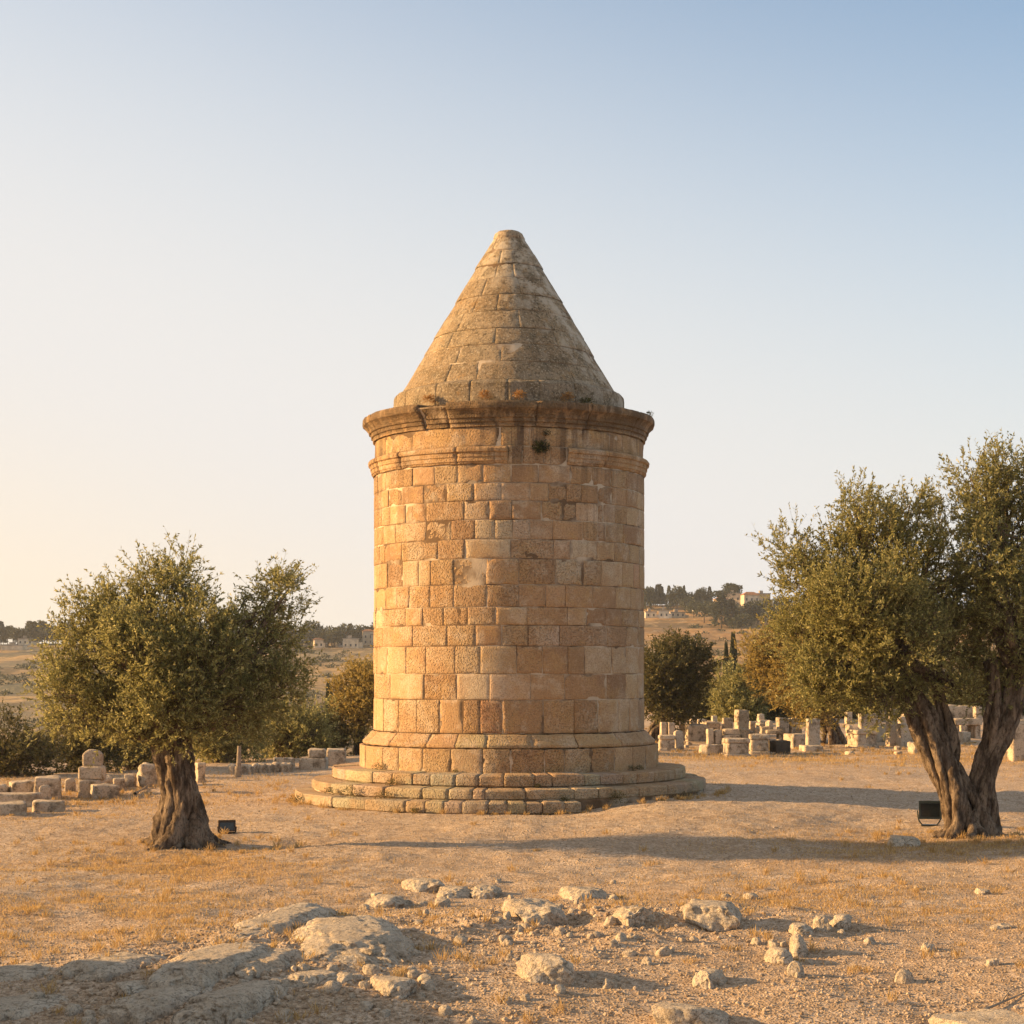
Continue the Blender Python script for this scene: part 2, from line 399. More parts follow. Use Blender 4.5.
M_WEED = mat_leaf('green_weed_leaves', (0.05, 0.05, 0.015), (0.11, 0.10, 0.03), (0.22, 0.18, 0.06), 0.3)

# ------------------------------------------------------------------ ground and hills: one sheet in two meshes
def grass_mask(x, y):
    D = y + CD
    g = np.exp(-((x + 5.5) / 2.6) ** 2 - ((D - 27.5) / 3.2) ** 2) * 1.0
    g = np.maximum(g, 0.95 * np.exp(-((x + 5.0) / 3.2) ** 2 - ((D - 22.0) / 2.4) ** 2))
    g = np.maximum(g, 1.0 * np.exp(-((x - 8.0) / 3.6) ** 2 - ((D - 31.0) / 2.4) ** 2))
    g = np.maximum(g, 0.7 * np.exp(-((x - 4.5) / 3.0) ** 2 - ((D - 24.0) / 2.6) ** 2))
    g = np.maximum(g, 0.8 * np.exp(-((x - 14) / 14) ** 2 - ((D - 63) / 7) ** 2))
    g = np.maximum(g, 0.7 * np.exp(-((x + 12) / 7) ** 2 - ((D - 43) / 7) ** 2))
    n = fbm(x / 1.1, y / 0.9, s=21, o=5, g=0.65)
    return np.clip(g * ss(-0.30, 0.22, n + 0.15 * g), 0, 1)
def rubble_mask(x, y):
    D = y + CD
    r = np.exp(-((x - 0.9) / 3.0) ** 2 - ((D - 20.8) / 2.3) ** 2) + np.exp(-((x + 2.6) / 1.7) ** 2 - ((D - 18.0) / 2.6) ** 2)
    r = r + 0.45 * ss(20, 17, D) * ss(13, 14.5, D)
    return np.clip(r, 0, 1)
def build_ground():
    ang = np.concatenate([np.linspace(-180, -36, 40, endpoint=False), np.linspace(-36, -20, 50, endpoint=False),
                          np.linspace(-20, 20, 800, endpoint=False), np.linspace(20, 36, 50, endpoint=False), np.linspace(36, 180, 40)]) * pi / 180
    rad = np.concatenate([[0.4, 2, 4, 6, 8, 10], np.geomspace(12, 75, 640, endpoint=False), np.geomspace(75, 1500, 330)])
    isp = int(np.searchsorted(rad, 160))
    A, R = np.meshgrid(ang, rad)
    X = np.sin(A) * R; Y = np.cos(A) * R - CD
    Z = H(X, Y)
    n = len(ang)
    def sheet(name, r0, r1, mat):
        x, y, z = X[r0:r1], Y[r0:r1], Z[r0:r1]; m = r1 - r0
        idx = np.arange(m * n).reshape(m, n)
        q = np.stack([idx[:-1, :-1], idx[:-1, 1:], idx[1:, 1:], idx[1:, :-1]], -1).reshape(-1, 4)[:, ::-1]
        at_ = {}
        if name == 'ground':
            at_ = {'grass': ('FLOAT', grass_mask(x, y).ravel()), 'rubble': ('FLOAT', rubble_mask(x, y).ravel())}
        me = mk_mesh(name, np.stack([x, y, z], -1).reshape(-1, 3), [q], [mat], attrs=at_)
        o = ob(name, me); o['kind'] = 'structure'; return o
    g = sheet('ground', 0, isp + 1, M_GROUND)
    tag(g, 'dry gravelly ground with patches of golden grass around the tower', 'ground', kind='structure')
    h = sheet('hillside', isp, len(rad), M_HILL)
    tag(h, 'dry terraced hillside beyond the valley', 'hillside', kind='structure')
build_ground()

# ------------------------------------------------------------------ the tower
TX = -0.07
def px2th(px, r):
    th = 0.0
    for _ in range(40):
        s = (px - 512) / F * (CD - r * cos(th)) - TX
        th = math.asin(max(-0.999, min(0.999, s / r)))
    return th
def fill_joints(pxs, r, wmin, wmax, rng, lo=-pi, hi=pi):
    th = sorted(px2th(p, r) for p in pxs) if pxs else []
    if not th: th = [lo]
    full = (hi - lo) > 6.28
    out = list(th)
    end = out[0] + 2 * pi if full else hi
    t = out[-1]
    while True:
        t2 = t + rng.uniform(wmin, wmax) / r
        if t2 > end - 0.5 * wmin / r: break
        out.append(t2); t = t2
    out.append(end)
    if not full and out[0] > lo + 0.02:
        t = out[0]; pre = []
        while True:
            t2 = t - rng.uniform(wmin, wmax) / r
            if t2 < lo + 0.5 * wmin / r: break
            pre.append(t2); t = t2
        out = [lo] + pre[::-1] + out
    return out
def samp(L, step, e=(0.0, 0.007, 0.018)):
    if L < 0.12: e = (0.0, L * 0.1, L * 0.25)
    k = max(2, int(round((L - 2 * e[-1]) / step)))
    return np.concatenate([e, np.linspace(e[-1], L - e[-1], k + 1)[1:-1], [L - x for x in e[::-1]]])
class Masonry:
    def __init__(s): s.V, s.Q, s.T, s.MI, s.n = [], [], [], [], 0
    def patch(s, prof, t0, t1, tone, rough, step=0.055, gap=0.005, depth=0.017, disp=0.005, mi=0, extra=0.0, chip=0.012):
        prof = np.asarray(prof, float)
        seg = np.hypot(*np.diff(prof, axis=0).T); cum = np.concatenate([[0], np.cumsum(seg)])
        Lv = cum[-1]
        sv = samp(Lv, step)
        sv = np.unique(np.concatenate([sv, cum[1:-1], cum[1:-1] - 0.008, cum[1:-1] + 0.008]))
        sv = sv[(sv >= 0) & (sv <= Lv)]
        def pr(q): return np.stack([np.interp(q, cum, prof[:, 0]), np.interp(q, cum, prof[:, 1])], -1)
        pv = pr(sv); eps = 0.012
        tg = pr(np.clip(sv + eps, 0, Lv)) - pr(np.clip(sv - eps, 0, Lv)); tg /= np.linalg.norm(tg, axis=1)[:, None] + 1e-9
        nv = np.stack([tg[:, 1], -tg[:, 0]], -1)
        rm = prof[:, 0].max(); Lu = (t1 - t0) * rm - gap
        su = samp(Lu, step); th = t0 + (su + gap / 2) / rm
        SU, SV = np.meshgrid(su, sv); TH = np.meshgrid(th, sv)[0]
        r = pv[:, 0][:, None] + 0 * TH; z = pv[:, 1][:, None] + 0 * TH
        x0, y0 = r * np.sin(TH), -r * np.cos(TH)
        ed = np.minimum(np.minimum(SU, Lu - SU), np.minimum(SV, Lv - SV))
        ed = ed - chip * np.clip(fbm(x0 * 5, y0 * 5, z * 5, s=31, o=3) + 0.1, 0, 1) * 2
        e = np.clip(1 - ed / 0.015, 0, 1.4)
        dd = -depth * e ** 2 + extra
        dd = dd + disp * fbm(x0 * 2.2, y0 * 2.2, z * 2.2, s=32, o=3) + rough * 0.008 * fbm(x0 * 11, y0 * 11, z * 11, s=33, o=3)
        r = r + dd * nv[:, 0][:, None]; z = z + dd * nv[:, 1][:, None]
        s.add(np.stack([r * np.sin(TH), -r * np.cos(TH), z], -1), tone, rough, mi)
    def add(s, G, tone, rough, mi):
        m, n = G.shape[:2]
        idx = np.arange(m * n).reshape(m, n) + s.n
        q = np.stack([idx[:-1, :-1], idx[:-1, 1:], idx[1:, 1:], idx[1:, :-1]], -1).reshape(-1, 4)
        s.V.append(G.reshape(-1, 3)); s.Q.append(q); s.n += m * n
        s.T.append(np.tile(np.array([*tone, rough]), (m * n, 1))); s.MI.append(np.full(len(q), mi))
    def core(s, prof, t0=-pi, t1=pi, off=0.0135):
        prof = np.asarray(prof, float); th = np.linspace(t0, t1, 240)
        tg = np.gradient(prof, axis=0); tg /= np.linalg.norm(tg, axis=1)[:, None] + 1e-9
        pp = prof - off * np.stack([tg[:, 1], -tg[:, 0]], -1)
        k = np.linspace(0, len(prof) - 1, 6 * (len(prof) - 1) + 1)
        r = np.interp(k, range(len(prof)), pp[:, 0]); z = np.interp(k, range(len(prof)), pp[:, 1])
        T, R = np.meshgrid(th, r); Z = np.meshgrid(th, z)[1]
        R = R + 0.006 * fbm(np.sin(T) * 9, np.cos(T) * 9, Z * 4, s=35)
        s.add(np.stack([R * np.sin(T), -R * np.cos(T), Z], -1), (0.3, 0.2, 0.12), 0.5, 1)
    def build(s, name, parent, mat):
        me = mk_mesh(name, np.concatenate(s.V), [np.concatenate(s.Q)], [mat, M_MOR], np.concatenate(s.MI),
                     attrs={'tone': ('FLOAT_COLOR', np.concatenate(s.T))})
        return ob(name, me, parent)
TONES = [(0.48, 0.33, 0.185), (0.465, 0.295, 0.15), (0.50, 0.365, 0.22), (0.455, 0.295, 0.18), (0.49, 0.34, 0.19), (0.44, 0.275, 0.15), (0.51, 0.385, 0.25)]
DARK = [(0.34, 0.205, 0.115), (0.37, 0.23, 0.13), (0.32, 0.19, 0.105)]
PALE = [(0.57, 0.455, 0.315), (0.55, 0.43, 0.285)]
def tone_for(th, z, rng):
    """stone by stone: pale stones, and a reddish-brown field right of the middle"""
    p_dark = 0.72 * math.exp(-((th - 0.38) / 0.45) ** 2) * math.exp(-((z - 4.4) / 2.6) ** 2) + 0.08
    p_pale = 0.3 * math.exp(-((th + 0.15) / 0.25) ** 2) * math.exp(-((z - 5.2) / 1.8) ** 2) + 0.05
    u = rng.random()
    c = rng.choice(DARK) if u < p_dark else rng.choice(PALE) if u < p_dark + p_pale else rng.choice(TONES)
    j = rng.uniform(0.92, 1.08)
    return tuple(x * j for x in c)
def px2th_inv(th, r): return 512 + F * (TX + r * sin(th)) / (CD - r * cos(th))
def zf(y, r): return CH + (672 - y) / F * (CD - r)
def build_tower():
    rng = random.Random(5)
    root = thing('stone_tower', 'round golden limestone tower with conical stone roof on a stepped base', 'tower', (TX, 0, 0))
    RW = 3.13
    # --- steps
    steps = [(4.94, -0.15, 0.245, 4.45, [405, 425, 443.6, 462, 488, 507, 526, 543, 565, 582], (-2.2, None)),
             (4.55, -0.15, 0.487, 4.0, [330, 352, 384, 422, 448, 472, 484.7, 525.8, 574.5, 599, 615, 640, 668], (-pi, pi)),
             (4.08, 0.40, 0.76, 3.38, [345, 372, 392, 412, 430, 455, 478, 504, 535, 552.7, 584.4, 601, 624, 637.6, 655], (-pi, pi))]
    for i, (r, z0, z1, ri, jx, (lo, hi)) in enumerate(steps):
        mz = Masonry()
        if hi is None: hi = px2th(582, r)
        zl = (-0.02, 0.245, 0.487)[i]; zr = (z1 - zl)
        js = fill_joints(jx, r, 0.6, 1.2, rng, lo, hi)
        for a, b in zip(js[:-1], js[1:]):
            t = tuple(x * rng.uniform(0.82, 1.06) for x in (0.52, 0.435, 0.315))
            ex = rng.uniform(-0.012, 0.012)
            pz = rng.uniform(-0.006, 0.006)
            mz.patch([(r - 0.08, z0), (r - 0.07, zl + 0.015), (r - 0.008, zl + zr * 0.2), (r, zl + zr * 0.5), (r - 0.004, z1 - 0.03 + pz), (r - 0.03, z1 + pz), (ri, z1 + 0.02 + pz)], a, b, t, rng.uniform(0.7, 1.0), gap=rng.uniform(0.002, 0.010), depth=0.026, disp=0.016, extra=ex, chip=0.016)
        mz.core([(r - 0.13, z0), (r - 0.05, z0 + 0.2 * zr + 0.2 * (i == 2)), (r - 0.03, z1 - 0.03), (ri, z1 - 0.005)], lo + 0.02, hi - 0.02, 0.015)
        mz.build('step', root, M_ASH)
    # --- plinth
    mz = Masonry(); r = 3.46
    prof = [(r, 0.70), (r - 0.005, zf(750, r)), (3.35, zf(750, r) + 0.01)]
    js = fill_joints([365, 382.7, 398.3, 422.4, 450.7, 482.4, 510.7, 544.7, 565, 591.7, 615, 633, 646], r, 0.55, 0.95, rng)
    for i, (a, b) in enumerate(zip(js[:-1], js[1:])):
        c = tone_for((a + b) / 2, 2, rng)
        if i == 6: c = (0.33, 0.19, 0.105)
        mz.patch(prof, a, b, c, rng.choice([0.3, 0.5, 0.9]), chip=0.02)
    mz.core(prof); mz.build('plinth', root, M_ASH)
    # --- base moulding: torus flaring out over the plinth
    zb, zt = zf(750, 3.38) + 0.012, zf(734, RW)
    prof = [(3.36, zb), (3.385, zb + 0.04), (3.385, zb + 0.085), (3.35, zb + 0.12), (3.29, zb + 0.17), (3.235, zb + 0.235), (3.20, zb + 0.28), (3.185, zt - 0.03), (3.14, zt)]
    mz = Masonry()
    js = fill_joints([372, 392, 428, 456.4, 486.7, 532, 576.7, 619, 640], 3.3, 0.8, 1.2, rng)
    for a, b in zip(js[:-1], js[1:]):
        mz.patch(prof, a, b, tuple(x * rng.uniform(.9, 1.05) for x in (0.48, 0.335, 0.19)), rng.uniform(0.3, 0.8), chip=0.02)
    mz.core(prof, off=0.02); mz.build('base_moulding', root, M_ASH)
    # --- wall courses
    ys = [464, 482.5, 500.5, 519.5, 539, 558.5, 584.5, 607, 625, 646, 674, 700, 734]
    J = [[386, 397, 412.5, 434.5, 457.5, 483, 511, 570.6, 592, 611, 626],
         [380.5, 388.5, 401.6, 423.6, 446.5, 473.7, 501, 530, 548.7, 566.6, 581.5, 598, 612, 626],
         [390.2, 405.5, 426, 464, 489.7, 511.5, 541.6, 562.7, 576, 598, 603.5, 615, 627],
         [383, 395.5, 426, 451, 475, 494.5, 530, 553, 583.3, 598, 606, 623],
         [385, 401.6, 437.7, 465, 510.6, 554, 570.6, 597, 615, 630],
         [379.7, 387.6, 402.5, 430.7, 453.5, 486, 518.8, 555.7, 583.5, 601.4, 622.5],
         [385.8, 397, 409, 429.8, 453.5, 487, 519, 546, 565.4, 593, 615.8],
         [382.7, 405.4, 422.4, 443, 467.7, 495.5, 527, 567.4, 586.6, 605.6, 622],
         [382.7, 412.5, 447, 475.3, 501.7, 559.7, 607, 626],
         [387.5, 406, 425.8, 455, 480.4, 516.4, 542.7, 584.7, 612, 626],
         [390.4, 423.8, 457, 489.5, 530.6, 564.8, 606.5, 626],
         [383.6, 398.3, 416.7, 439.4, 462.9, 502.3, 543.3, 574.5, 598, 618.6]]
    OV = {(7, 4): PALE[0], (7, 2): TONES[2], (8, 4): PALE[0], (9, 5): DARK[2], (9, 6): DARK[0], (10, 3): (0.56, 0.40, 0.27), (10, 4): DARK[1], (10, 5): DARK[0],
          (5, 5): DARK[1], (6, 5): DARK[0], (4, 4): (0.46, 0.30, 0.18), (4, 3): PALE[1], (3, 5): PALE[1], (1, 5): (0.50, 0.365, 0.25), (2, 3): (0.50, 0.37, 0.25),
          (2, 7): PALE[0], (2, 8): (0.58, 0.43, 0.30), (11, 5): DARK[1], (11, 7): DARK[0], (6, 4): PALE[1], (7, 8): DARK[2], (5, 6): DARK[1], (3, 6): TONES[3]}
    ROUGH = {(2, 2), (1, 3), (3, 2), (3, 3), (4, 2), (4, 1), (5, 3), (5, 4), (6, 3), (6, 4), (7, 2), (7, 3), (8, 1), (8, 2), (9, 3), (10, 1), (2, 7), (0, 3), (11, 2), (11, 4)}
    mz = Masonry(); zs = [zf(y, RW) for y in ys]
    for ci in range(12):
        z1, z0 = zs[ci], zs[ci + 1]
        js = fill_joints(J[ci], RW, 0.55, 1.15, rng)
        for bi, (a, b) in enumerate(zip(js[:-1], js[1:])):
            zj0, zj1 = z0 + 0.003, z1 - 0.003
            c = OV.get((ci, bi)) or tone_for((a + b) / 2, (z0 + z1) / 2, rng)
            rg = 1.0 if (ci, bi) in ROUGH else rng.choice([0.15, 0.25, 0.35, 0.5, 0.8])
            ex = rng.uniform(-0.008, 0.010) - (0.006 if rg > 0.9 else 0)
            if (ci, bi) == (2, 4): ex = 0.05
            prof = [(RW, zj0), (RW, zj1)]
            if rng.random() < 0.22 and (b - a) * RW > 0.75:          # a stone split in two
                m = a + (b - a) * rng.uniform(0.4, 0.6)
                mz.patch(prof, a, m, c, rg, gap=0.004, extra=ex); mz.patch(prof, m, b, tuple(x * rng.uniform(.9, 1.08) for x in c), rg, gap=0.004, extra=ex)
            else:
                mz.patch(prof, a, b, c, rg, gap=rng.uniform(0.002, 0.007), extra=ex, chip=rng.choice([0.006, 0.010, 0.014, 0.03]))
    mz.core([(RW, zs[-1]), (RW, zs[0])]); mz.build('wall', root, M_ASH)
    # --- string course, broken away right of the middle
    z0, z1 = zs[0], 7.80
    g0, g1 = px2th(508, RW), px2th(567, RW)
    full = [(3.15, z0 + 0.004), (3.165, z0 + 0.06), (3.185, z0 + 0.07), (3.19, z0 + 0.15), (3.21, z0 + 0.165), (3.215, z0 + 0.25), (3.255, z0 + 0.27), (3.262, z0 + 0.33), (3.235, z1 - 0.03), (3.13, z1)]
    plain = [(3.13, z0 + 0.004), (3.13, z1 - 0.004)]
    mz = Masonry()
    js = [g1]; rr = rng
    while True:
        t2 = js[-1] + rr.uniform(0.9, 1.7) / 3.2
        if t2 > g0 + 2 * pi - 0.2: break
        js.append(t2)
    js.append(g0 + 2 * pi)
    for a, b in zip(js[:-1], js[1:]):
        mz.patch(full, a, b, tuple(x * rng.uniform(.92, 1.05) for x in (0.46, 0.30, 0.155)), 0.45, disp=0.015, chip=0.022, depth=0.022, gap=0.005)
    gj = [g0, px2th(522, RW), px2th(551, RW), g1]
    for q, (a, b) in enumerate(zip(gj[:-1], gj[1:])):
        mz.patch(plain, a, b, [PALE[1], (0.50, 0.34, 0.21), (0.44, 0.29, 0.18)][q], 0.7, extra=[0.03, -0.008, 0.0][q], disp=0.015, chip=0.03)
    mz.core([(3.135, z0), (3.125, z1)], off=0.02); mz.build('string_course', root, M_ASH)
    # --- frieze
    mz = Masonry(); prof = [(3.105, 7.79), (3.105, 8.21)]
    for a, b in zip(*(lambda j: (j[:-1], j[1:]))(fill_joints([385, 412, 500, 530, 610, 622], 3.105, 0.9, 2.0, rng))):
        mz.patch(prof, a, b, tuple(x * rng.uniform(.92, 1.06) for x in (0.48, 0.315, 0.16)), 0.5, gap=0.004, disp=0.03)
    mz.core(prof); mz.build('frieze', root, M_ASH)
    # --- cornice
    zc = 8.20
    prof = [(3.10, zc), (3.15, zc + 0.02), (3.155, zc + 0.10), (3.19, zc + 0.115), (3.20, zc + 0.19), (3.235, zc + 0.205), (3.255, zc + 0.27), (3.30, zc + 0.33), (3.345, zc + 0.37), (3.37, zc + 0.385),
            (3.385, zc + 0.43), (3.385, zc + 0.50), (3.36, zc + 0.545), (2.6, zc + 0.60)]
    mz = Masonry()
    js = fill_joints([370, 418, 445, 538, 592, 640], 3.37, 1.2, 2.0, rng)
    for i, (a, b) in enumerate(zip(js[:-1], js[1:])):
        hurt = i in (1,) or False
        mz.patch(prof, a, b, tuple(x * (0.62 if hurt else rng.uniform(.88, 1.0)) for x in (0.42, 0.29, 0.165)), 0.9 if hurt else 0.6, disp=0.08 if hurt else 0.022,
                 extra=-0.04 if hurt else rng.uniform(-0.005, 0.005), chip=0.045 if hurt else 0.025, depth=0.03, gap=0.005)
    mz.core([(3.1, zc), (3.2, zc + 0.25), (3.36, zc + 0.5), (2.6, zc + 0.58)], off=0.04); mz.build('cornice', root, M_ASH)
    # --- roof: ring, cone courses, cap
    RT = [(0.33, 0.24, 0.145), (0.31, 0.22, 0.13), (0.35, 0.26, 0.16), (0.29, 0.205, 0.12)]
    yb = [382.5, 364.7, 348, 332.5, 315.3, 299, 282, 267.5, 254, 240]
    zs = [9.33 + (12.97 - 9.33) * (382.5 - y) / (382.5 - 240) for y in yb]
    rz = lambda z: 2.475 - (z - 9.33) * (2.475 - 0.36) / (12.97 - 9.33)
    mz = Masonry()
    for ci in range(9):
        z0, z1 = zs[ci], zs[ci + 1]; r = rz(z0)
        js = fill_joints([px2th_inv(rng.uniform(-0.9, 0.9), r)], r, 0.7, 1.5, rng)
        lip = rng.uniform(0.0, 0.014)
        for a, b in zip(js[:-1], js[1:]):
            c = rng.choice(RT); 
            if ci >= 6 and rng.random() < 0.6: c = (0.40, 0.315, 0.215)
            if rng.random() < 0.07: c = (0.38, 0.30, 0.21)
            mz.patch([(rz(z0) + lip + 0.01, z0 + 0.002), (rz(z1) + lip, z1 - 0.002)], a, b, c, rng.uniform(0.5, 1), gap=rng.uniform(0.0, 0.003), extra=rng.uniform(-0.006, 0.008),
                     disp=0.016, depth=0.010, step=0.05, chip=0.02)
    mz.core([(rz(9.33), 9.33), (rz(12.97), 12.97)], off=0.0085)
    roof = mz.build('roof', root, M_ROOF)
    mz = Masonry(); prof = [(2.69, 8.74), (2.67, 9.02), (2.655, 9.24), (2.62, 9.285), (2.42, 9.36)]
    js = fill_joints([405, 436, 470, 508, 540, 575, 604], 2.67, 0.8, 1.5, rng)
    for a, b in zip(js[:-1], js[1:]):
        mz.patch(prof, a, b, rng.choice([(0.25, 0.19, 0.125), (0.21, 0.165, 0.11), (0.29, 0.22, 0.14)]), 0.8, disp=0.03, gap=0.003, depth=0.02)
    mz.core(prof, off=0.02); mz.build('roof_ring', roof, M_ROOF)
    mz = Masonry(); prof = [(0.375, 12.94), (0.37, 13.00), (0.335, 13.09), (0.25, 13.15), (0.12, 13.175), (0.005, 13.18)]
    mz.patch(prof, -pi, pi, (0.40, 0.30, 0.20), 1.0, gap=0, disp=0.04, depth=0.01, step=0.03); mz.build('capstone', roof, M_ROOF)
build_tower()

# ------------------------------------------------------------------ foliage tools
def unit(v): return v / (np.linalg.norm(v, axis=-1, keepdims=True) + 1e-9)
def leaves_mesh(base, d, L, W, rng):
    n = len(base)
    s = unit(np.cross(d, rng.normal(size=(n, 3))))
    nn = np.cross(d, s)
    L = L[:, None]; Wd = W[:, None]
    mid = base + d * L * 0.5 + nn * Wd * 0.12
    V = np.stack([base, mid + s * Wd * 0.5, base + d * L + nn * Wd * -0.2, mid - s * Wd * 0.5], 1).reshape(-1, 3)
    Q = np.arange(4 * n).reshape(n, 4)
    return V, Q
def tube(pts, rad, sides=8, nz=0.0, s=0, freq=3.0, cap=True):
    pts = np.asarray(pts, float); rad = np.asarray(rad, float); n = len(pts)
    tg = unit(np.gradient(pts, axis=0))
    u = np.cross(tg[0], [0.3, 0.9, 0.1]); u /= np.linalg.norm(u) + 1e-9
    fr = []
    for t in tg:
        u = u - t * np.dot(u, t); u = u / (np.linalg.norm(u) + 1e-9); fr.append((u, np.cross(t, u)))
    a = np.linspace(0, 2 * pi, sides, endpoint=False)
    U = np.array([f[0] for f in fr]); W_ = np.array([f[1] for f in fr])
    dirs = U[:, None, :] * np.cos(a)[None, :, None] + W_[:, None, :] * np.sin(a)[None, :, None]
    R = np.repeat(rad[:, None], sides, 1)
    if nz:
        p0 = pts[:, None, :] + dirs * R[..., None]
        R = R * (1 + nz * fbm(p0[..., 0] * freq, p0[..., 1] * freq, p0[..., 2] * freq * 0.45, s=s, o=4) + 0.45 * nz * fbm(p0[..., 0] * freq * 4, p0[..., 1] * freq * 4, p0[..., 2] * freq * 1.3, s=s + 5, o=3))
    V = (pts[:, None, :] + dirs * R[..., None]).reshape(-1, 3)
    idx = np.arange(n * sides).reshape(n, sides)
    q = np.stack([idx[:-1], np.roll(idx[:-1], -1, 1), np.roll(idx[1:], -1, 1), idx[1:]], -1).reshape(-1, 4)
    return V, q
class Acc:
    def __init__(s): s.V, s.Q, s.n = [], [], 0
    def add(s, VQ):
        V, Q = VQ; s.V.append(V); s.Q.append(Q + s.n); s.n += len(V)
    def mesh(s, name, mats, smooth=True): return mk_mesh(name, np.concatenate(s.V), [np.concatenate(s.Q)], mats, smooth=smooth)
def spline(pts, n):
    pts = np.asarray(pts, float); k = len(pts)
    t = np.concatenate([[0], np.cumsum(np.linalg.norm(np.diff(pts, axis=0), axis=1))]); t = t / t[-1]
    u = np.linspace(0, 1, n)
    m = np.gradient(pts, t, axis=0)
    i = np.clip(np.searchsorted(t, u, 'right') - 1, 0, k - 2)
    h = (t[i + 1] - t[i])[:, None]; x = ((u - t[i])[:, None]) / h
    return (2 * x**3 - 3 * x**2 + 1) * pts[i] + (x**3 - 2 * x**2 + x) * h * m[i] + (-2 * x**3 + 3 * x**2) * pts[i + 1] + (x**3 - x**2) * h * m[i + 1]
def bent(a, b, rng, n=10, sag=0.12):
    a, b = np.asarray(a, float), np.asarray(b, float); L = np.linalg.norm(b - a)
    m1 = a + (b - a) * 0.35 + rng.normal(size=3) * L * sag + np.array([0, 0, -0.03 * L])
    m2 = a + (b - a) * 0.7 + rng.normal(size=3) * L * sag * 0.7
    return spline([a, m1, m2, b], n)
def crown(lobes, seed, per_m3, twigs, lv, leaf=(0.055, 0.014), clump=0.36, tw=(0.28, 0.55), up=0.5, shell=0.35, twig_r=0.004):
    """lobes: (centre, radii). Returns leaf mesh data, twig tubes, clump centres by lobe"""
    rng = np.random.default_rng(seed)
    cl = []
    for li, (c, r) in enumerate(lobes):
        r = np.asarray(r, float); vol = 4.19 * r.prod()
        k = max(5, int(per_m3 * vol ** 0.85))
        d = unit(rng.normal(size=(k, 3))); rho = (shell + (1 - shell) * rng.random(k) ** 0.6)
        for q in range(k): cl.append((li, np.asarray(c) + d[q] * r * rho[q] * 0.9, d[q], rng.uniform(0.75, 1.25) * clump))
    B, Dd, tubes = [], [], []
    for li, c, dn, cr in cl:
        k = int(twigs * rng.uniform(0.6, 1.3))
        o = c + unit(rng.normal(size=(k, 3))) * (cr * rng.random(k) ** 0.5)[:, None]
        lobe_c, lr = lobes[li]
        out = unit((o - np.asarray(lobe_c)) / np.asarray(lr))
        d = unit(out * 0.75 + np.array([0, 0, up]) + rng.normal(size=(k, 3)) * 0.42)
        L = rng.uniform(*tw, k)
        t = rng.random((k, lv)) * 0.95 + 0.05
        bend = rng.normal(size=(k, 1, 3)) * 0.10
        pts = o[:, None, :] + d[:, None, :] * (L[:, None] * t)[..., None] + bend * (t ** 2)[..., None]
        ld = unit(d[:, None, :] * 0.75 + unit(rng.normal(size=(k, lv, 3))) * 0.75)
        B.append(pts.reshape(-1, 3)); Dd.append(ld.reshape(-1, 3))
        for q in range(k):
            tubes.append((o[q], o[q] + d[q] * L[q] * 0.5 + bend[q, 0] * 0.25, o[q] + d[q] * L[q] + bend[q, 0]))
    B = np.concatenate(B); Dd = np.concatenate(Dd); n = len(B)
    V, Q = leaves_mesh(B, Dd, rng.uniform(0.7, 1.3, n) * leaf[0], rng.uniform(0.75, 1.25, n) * leaf[1], rng)
    # twigs: triangular prisms, all at once
    T = np.array(tubes); kk = len(T)
    dT = unit(T[:, 2] - T[:, 0]); u = unit(np.cross(dT, rng.normal(size=(kk, 3)))); v = np.cross(dT, u)
    ring = []
    for j, rr in enumerate((twig_r, twig_r * 0.75, twig_r * 0.3)):
        for a in (0, 2 * pi / 3, 4 * pi / 3): ring.append(T[:, j] + (u * cos(a) + v * sin(a)) * rr)
    TV = np.stack(ring, 1).reshape(-1, 3); b = np.arange(kk)[:, None] * 9
    TQ = np.concatenate([b + np.array([j * 3 + a, j * 3 + (a + 1) % 3, j * 3 + 3 + (a + 1) % 3, j * 3 + 3 + a]) for j in (0, 1) for a in (0, 1, 2)])
    return (V, Q), (TV, TQ), cl
def strands(acc, axis, env, n, k, twist, seed, root=0.0, srad=0.40, off=0.74, sides=26, nz=0.5):
    """a gnarled trunk: k twisting strands round an axis; env = outer radius along the axis"""
    rng = np.random.default_rng(seed)
    ax = spline(axis, n); t = np.linspace(0, 1, n)
    E = np.interp(t, np.linspace(0, 1, len(env)), env)
    tg = unit(np.gradient(ax, axis=0)); u = unit(np.cross(tg, np.array([[0.2, 1, 0.1]]))); v = np.cross(tg, u)
    acc.add(tube(ax, E * 0.50, 18, nz, seed, 4))
    for i in range(k):
        ph = 2 * pi * i / k + rng.uniform(-0.3, 0.3) + twist * t + 0.35 * np.sin(t * rng.uniform(3, 7) + rng.uniform(0, 6))
        o = off * rng.uniform(0.85, 1.12); s = srad * rng.uniform(0.7, 1.2)
        rr = E * o; sr = E * s * (1 + 0.2 * np.sin(t * rng.uniform(5, 11) + rng.uniform(0, 6)))
        if root:
            fl = np.clip(1 - t / 0.30, 0, 1) ** 2
            rr = rr + root * fl * rng.uniform(0.5, 1.3); sr = sr * (1 - 0.45 * fl)
        p = ax + u * (np.cos(ph) * rr)[:, None] + v * (np.sin(ph) * rr)[:, None]
        acc.add(tube(p, sr, sides, nz, seed + i, 5))
